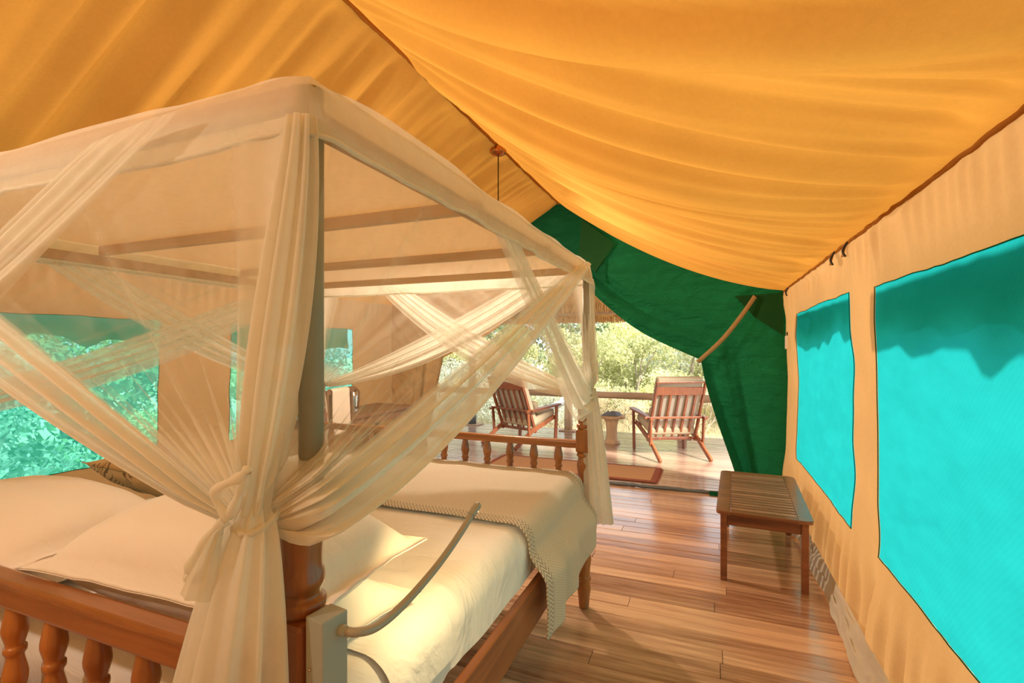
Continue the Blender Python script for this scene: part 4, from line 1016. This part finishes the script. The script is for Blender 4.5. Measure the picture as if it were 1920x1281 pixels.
sl = bpy.data.lights.new('reading_light', 'SPOT'); sl.energy = 7.0; sl.color = (1.0, 0.70, 0.30); sl.spot_size = math.radians(115); sl.spot_blend = 0.9; sl.shadow_soft_size = 0.02
so_ = bpy.data.objects.new('reading_light', sl); COL.objects.link(so_); so_.location = (-0.530, 1.085, 1.095); so_.rotation_euler = Vector((0.35, -0.35, 0.8)).to_track_quat('Z', 'Y').to_euler(); on(so_, gl)
# ---- added twin, just out of view at the window side, brightening the pillows
g2 = copy_tree(gl); g2.location = (BX0 - 0.07, 0.66, 0.80); g2.rotation_euler = (0, 0, math.radians(12))
tag(g2, 'added grey gooseneck reading lamp out of view on the bedpost at the window side', 'lamp')
# ---- pendant lamp under the ridge
PX_, PY_ = XC, 3.79
pl = empty('pendant_lamp', (PX_, PY_, 3.14), 0, 'copper pendant lamp hanging on a thin black cord from the ridge', 'lamp')
lathe('ceiling_rose', fine([(0.020, 0.045), (0.055, 0.030), (0.070, 0.005), (0.066, -0.012), (0.045, -0.026), (0.014, -0.036), (0.006, -0.038)], 4), M['brass'], pl, (0, 0, 0), 24)
tube('cord', [(0, 0, -0.03), (0, 0, -0.75)], 0.005, M['black'], pl, 8)
lathe('shade', fine([(0.012, -0.72), (0.03, -0.73), (0.08, -0.78), (0.11, -0.84), (0.115, -0.87)], 4), M['brass'], pl, (0, 0, 0), 24)
lathe('bulb', fine([(0.012, -0.78), (0.028, -0.82), (0.03, -0.85), (0.015, -0.88), (0.002, -0.885)], 4), M['bulb'], pl, (0, 0, 0), 14)
pt = bpy.data.lights.new('pendant_light', 'POINT'); pt.energy = 90.0; pt.color = (1.0, 0.80, 0.58); pt.shadow_soft_size = 0.05
po = bpy.data.objects.new('pendant_light', pt); COL.objects.link(po); po.location = (0, 0, -0.93); po.parent = pl
# ---- second pendant, added unseen behind the camera to brighten the bed head
p2 = copy_tree(pl); p2.location = (XC, -0.35, 3.14)
for ch in p2.children:
    if ch.type == 'LIGHT': ch.data = ch.data.copy(); ch.data.energy = 26.0
tag(p2, 'added copper pendant lamp hanging from the ridge, unseen behind the camera', 'lamp')
# ---- slatted luggage bench
bn = empty('luggage_bench', (0.338, 3.99, 0), math.radians(-2.6), 'dark slatted wooden luggage bench against the tan tent wall', 'bench')
BW, BL, BH = 0.545, 1.15, 0.455
tw = M['table']
for sx in (-1, 1):
    for sy in (-1, 1):
        bar('leg', (sx * (BW / 2 - 0.045), sy * (BL / 2 - 0.05), 0.0), (sx * (BW / 2 - 0.045), sy * (BL / 2 - 0.05), BH - 0.022), 0.040, 0.040, tw, bn, 0.005, (0, 1, 0))
    box('side_apron', (sx * (BW / 2 - 0.045), 0, BH - 0.06), (0.022, BL - 0.13, 0.075), tw, bn, 0.003)
    # top frame: long side boards
    bm = bmesh.new(); rc = 0.045; xi = sx * (BW / 2 - 0.084); xo = sx * BW / 2; pts = [(xi, -BL / 2)]
    for k in range(7): a = PI / 2 * k / 6; pts.append((xo - sx * rc * (1 - math.sin(a)), -BL / 2 + rc * (1 - math.cos(a))))
    for k in range(7): a = PI / 2 * k / 6; pts.append((xo - sx * rc * (1 - math.cos(a)), BL / 2 - rc * (1 - math.sin(a))))
    pts.append((xi, BL / 2))
    fb_ = bm.faces.new([bm.verts.new((x, y, BH - 0.022)) for x, y in pts]); ex = bmesh.ops.extrude_face_region(bm, geom=[fb_])
    bmesh.ops.translate(bm, vec=(0, 0, 0.022), verts=[v for v in ex['geom'] if isinstance(v, bmesh.types.BMVert)])
    bmesh.ops.recalc_face_normals(bm, faces=bm.faces)
    bmesh.ops.bevel(bm, geom=[e for e in bm.edges if abs(e.verts[0].co.z - e.verts[1].co.z) < 1e-5 and e.verts[0].co.z > BH - 0.005], offset=0.004, segments=2, affect='EDGES')
    bm_obj('top_side_board', bm, tw, bn)
for sy in (-1, 1):
    box('end_apron', (0, sy * (BL / 2 - 0.05), BH - 0.06), (BW - 0.13, 0.022, 0.075), tw, bn, 0.003)
    box('top_end_board', (0, sy * (BL / 2 - 0.035), BH - 0.011), (BW - 0.168, 0.070, 0.022), tw, bn, 0.003)
ns = 17; span = BL - 0.14; pit = span / ns
for k in range(ns):
    box('slat', (0, -span / 2 + pit * (k + 0.5), BH - 0.018), (BW - 0.166, pit - 0.020, 0.032), M['slat'], bn, 0.003)
# ---- desk, flask, towel rack and bag at the far end of the left wall
ds = empty('writing_desk', (-3.55, 4.30, 0), 0, 'dark wooden desk against the tent wall behind the bed', 'desk')
box('desk_top', (0, 0, 0.80), (0.55, 1.5, 0.035), M['darkwood'], ds, 0.004)
for sx in (-1, 1):
    for sy in (-1, 1): box('leg', (sx * 0.235, sy * 0.70, 0.39), (0.05, 0.05, 0.785), M['darkwood'], ds, 0.004)
    box('apron', (sx * 0.235, 0, 0.74), (0.025, 1.36, 0.09), M['darkwood'], ds, 0.003)
fk = empty('vacuum_flask', (-3.47, 4.17, 0.8185), math.radians(-10), 'steel vacuum flask with handle standing on the desk', 'flask')
lathe('body', fine([(0.060, 0.0), (0.064, 0.01), (0.064, 0.16), (0.056, 0.20), (0.046, 0.225)], 4), M['metal'], fk, (0, 0, 0), 20)
lathe('lid', fine([(0.046, 0.225), (0.052, 0.232), (0.052, 0.262), (0.030, 0.275), (0.001, 0.277)], 4), M['darkwood'], fk, (0, 0, 0), 20)
tube('handle', smooth_path([(0.045, 0, 0.245), (0.10, 0, 0.235), (0.108, 0, 0.15), (0.085, 0, 0.07), (0.06, 0, 0.05)], 6), 0.009, M['darkwood'], fk, 8)
tube('spout', smooth_path([(-0.04, 0, 0.225), (-0.06, 0, 0.245), (-0.068, 0, 0.255)], 4), [0.02] * 4 + [0.014] * 5, M['darkwood'], fk, 8)
tr_ = empty('towel_rack', (-3.16, 3.62, 0), math.radians(12), 'wooden towel rack standing between the bed and the desk', 'rack')
for sy in (-1, 1):
    box('upright', (0, sy * 0.22, 0.56), (0.035, 0.035, 1.12), M['darkwood'], tr_, 0.004); box('foot', (0, sy * 0.22, 0.02), (0.26, 0.04, 0.04), M['darkwood'], tr_, 0.004)
for z in (1.10, 0.62, 0.25): box('rail', (0, 0, z), (0.028, 0.44, 0.04), M['darkwood'], tr_, 0.004)
tq = np.linspace(-1, 1, 60)[:, None]; ty_ = np.linspace(-0.16, 0.14, 24)[None, :]
a_len = np.abs(tq) * 0.42; TX = np.sign(tq) * (0.024 + 0.012 * np.abs(tq) + 0.01 * n1(ty_ * 20, 4) * np.abs(tq)) * S(0, 0.05, np.abs(tq)); TZ = 1.128 - np.clip(a_len - 0.01, 0, None) * (0.85 + 0.15 * np.sign(tq))
tw_ = grid_obj('hanging_towel', np.stack([TX + 0 * ty_, ty_ * (1 + 0.10 * np.abs(tq)), TZ + 0 * ty_], -1), M['towel']); tw_.location = (-3.16, 3.62, 0); tw_.rotation_euler = (0, 0, math.radians(12))
sm = tw_.modifiers.new('thick', 'SOLIDIFY'); sm.thickness = 0.006; sm.offset = 0
tag(tw_, 'white towel hung over the wooden towel rack', 'towel')
bg_ = empty('duffel_bag', (-3.55, 3.66, 0.818), 0, 'brown canvas bag with two white stripes standing on the desk', 'bag')
bgm = bmesh.new(); box_bm(bgm, Vector((0, 0, 0.145)), (0.24, 0.16, 0.29), None, 0.06, 5); bm_obj('body', bgm, M['bag'], bg_, True)
tube('strap', smooth_path([(0.1, 0.02, 0.26), (0.05, 0.03, 0.34), (-0.05, 0.03, 0.34), (-0.1, 0.02, 0.26)], 6), 0.012, M['bag'], bg_, 8)
for k in range(2): box('stripe', (0.0, -0.083, 0.20 - 0.05 * k), (0.09, 0.004, 0.012), M['white'], bg_, 0.001, rot=Matrix.Rotation(0.35 - 0.3 * k, 3, 'Y'))
# ---- small white fitting hung on the right wall
hk = empty('wall_fitting', (XR + 0.005, 5.38, 1.50), 0, 'small cream toggle block hanging on the wall by the green flap', 'fitting')
box('block', (-0.015, 0, 0.05), (0.028, 0.05, 0.13), M['white'], hk, 0.008)
tube('hook', [(-0.012, 0, 0.11), (-0.010, 0.005, 0.15)], 0.006, M['black'], hk, 6)
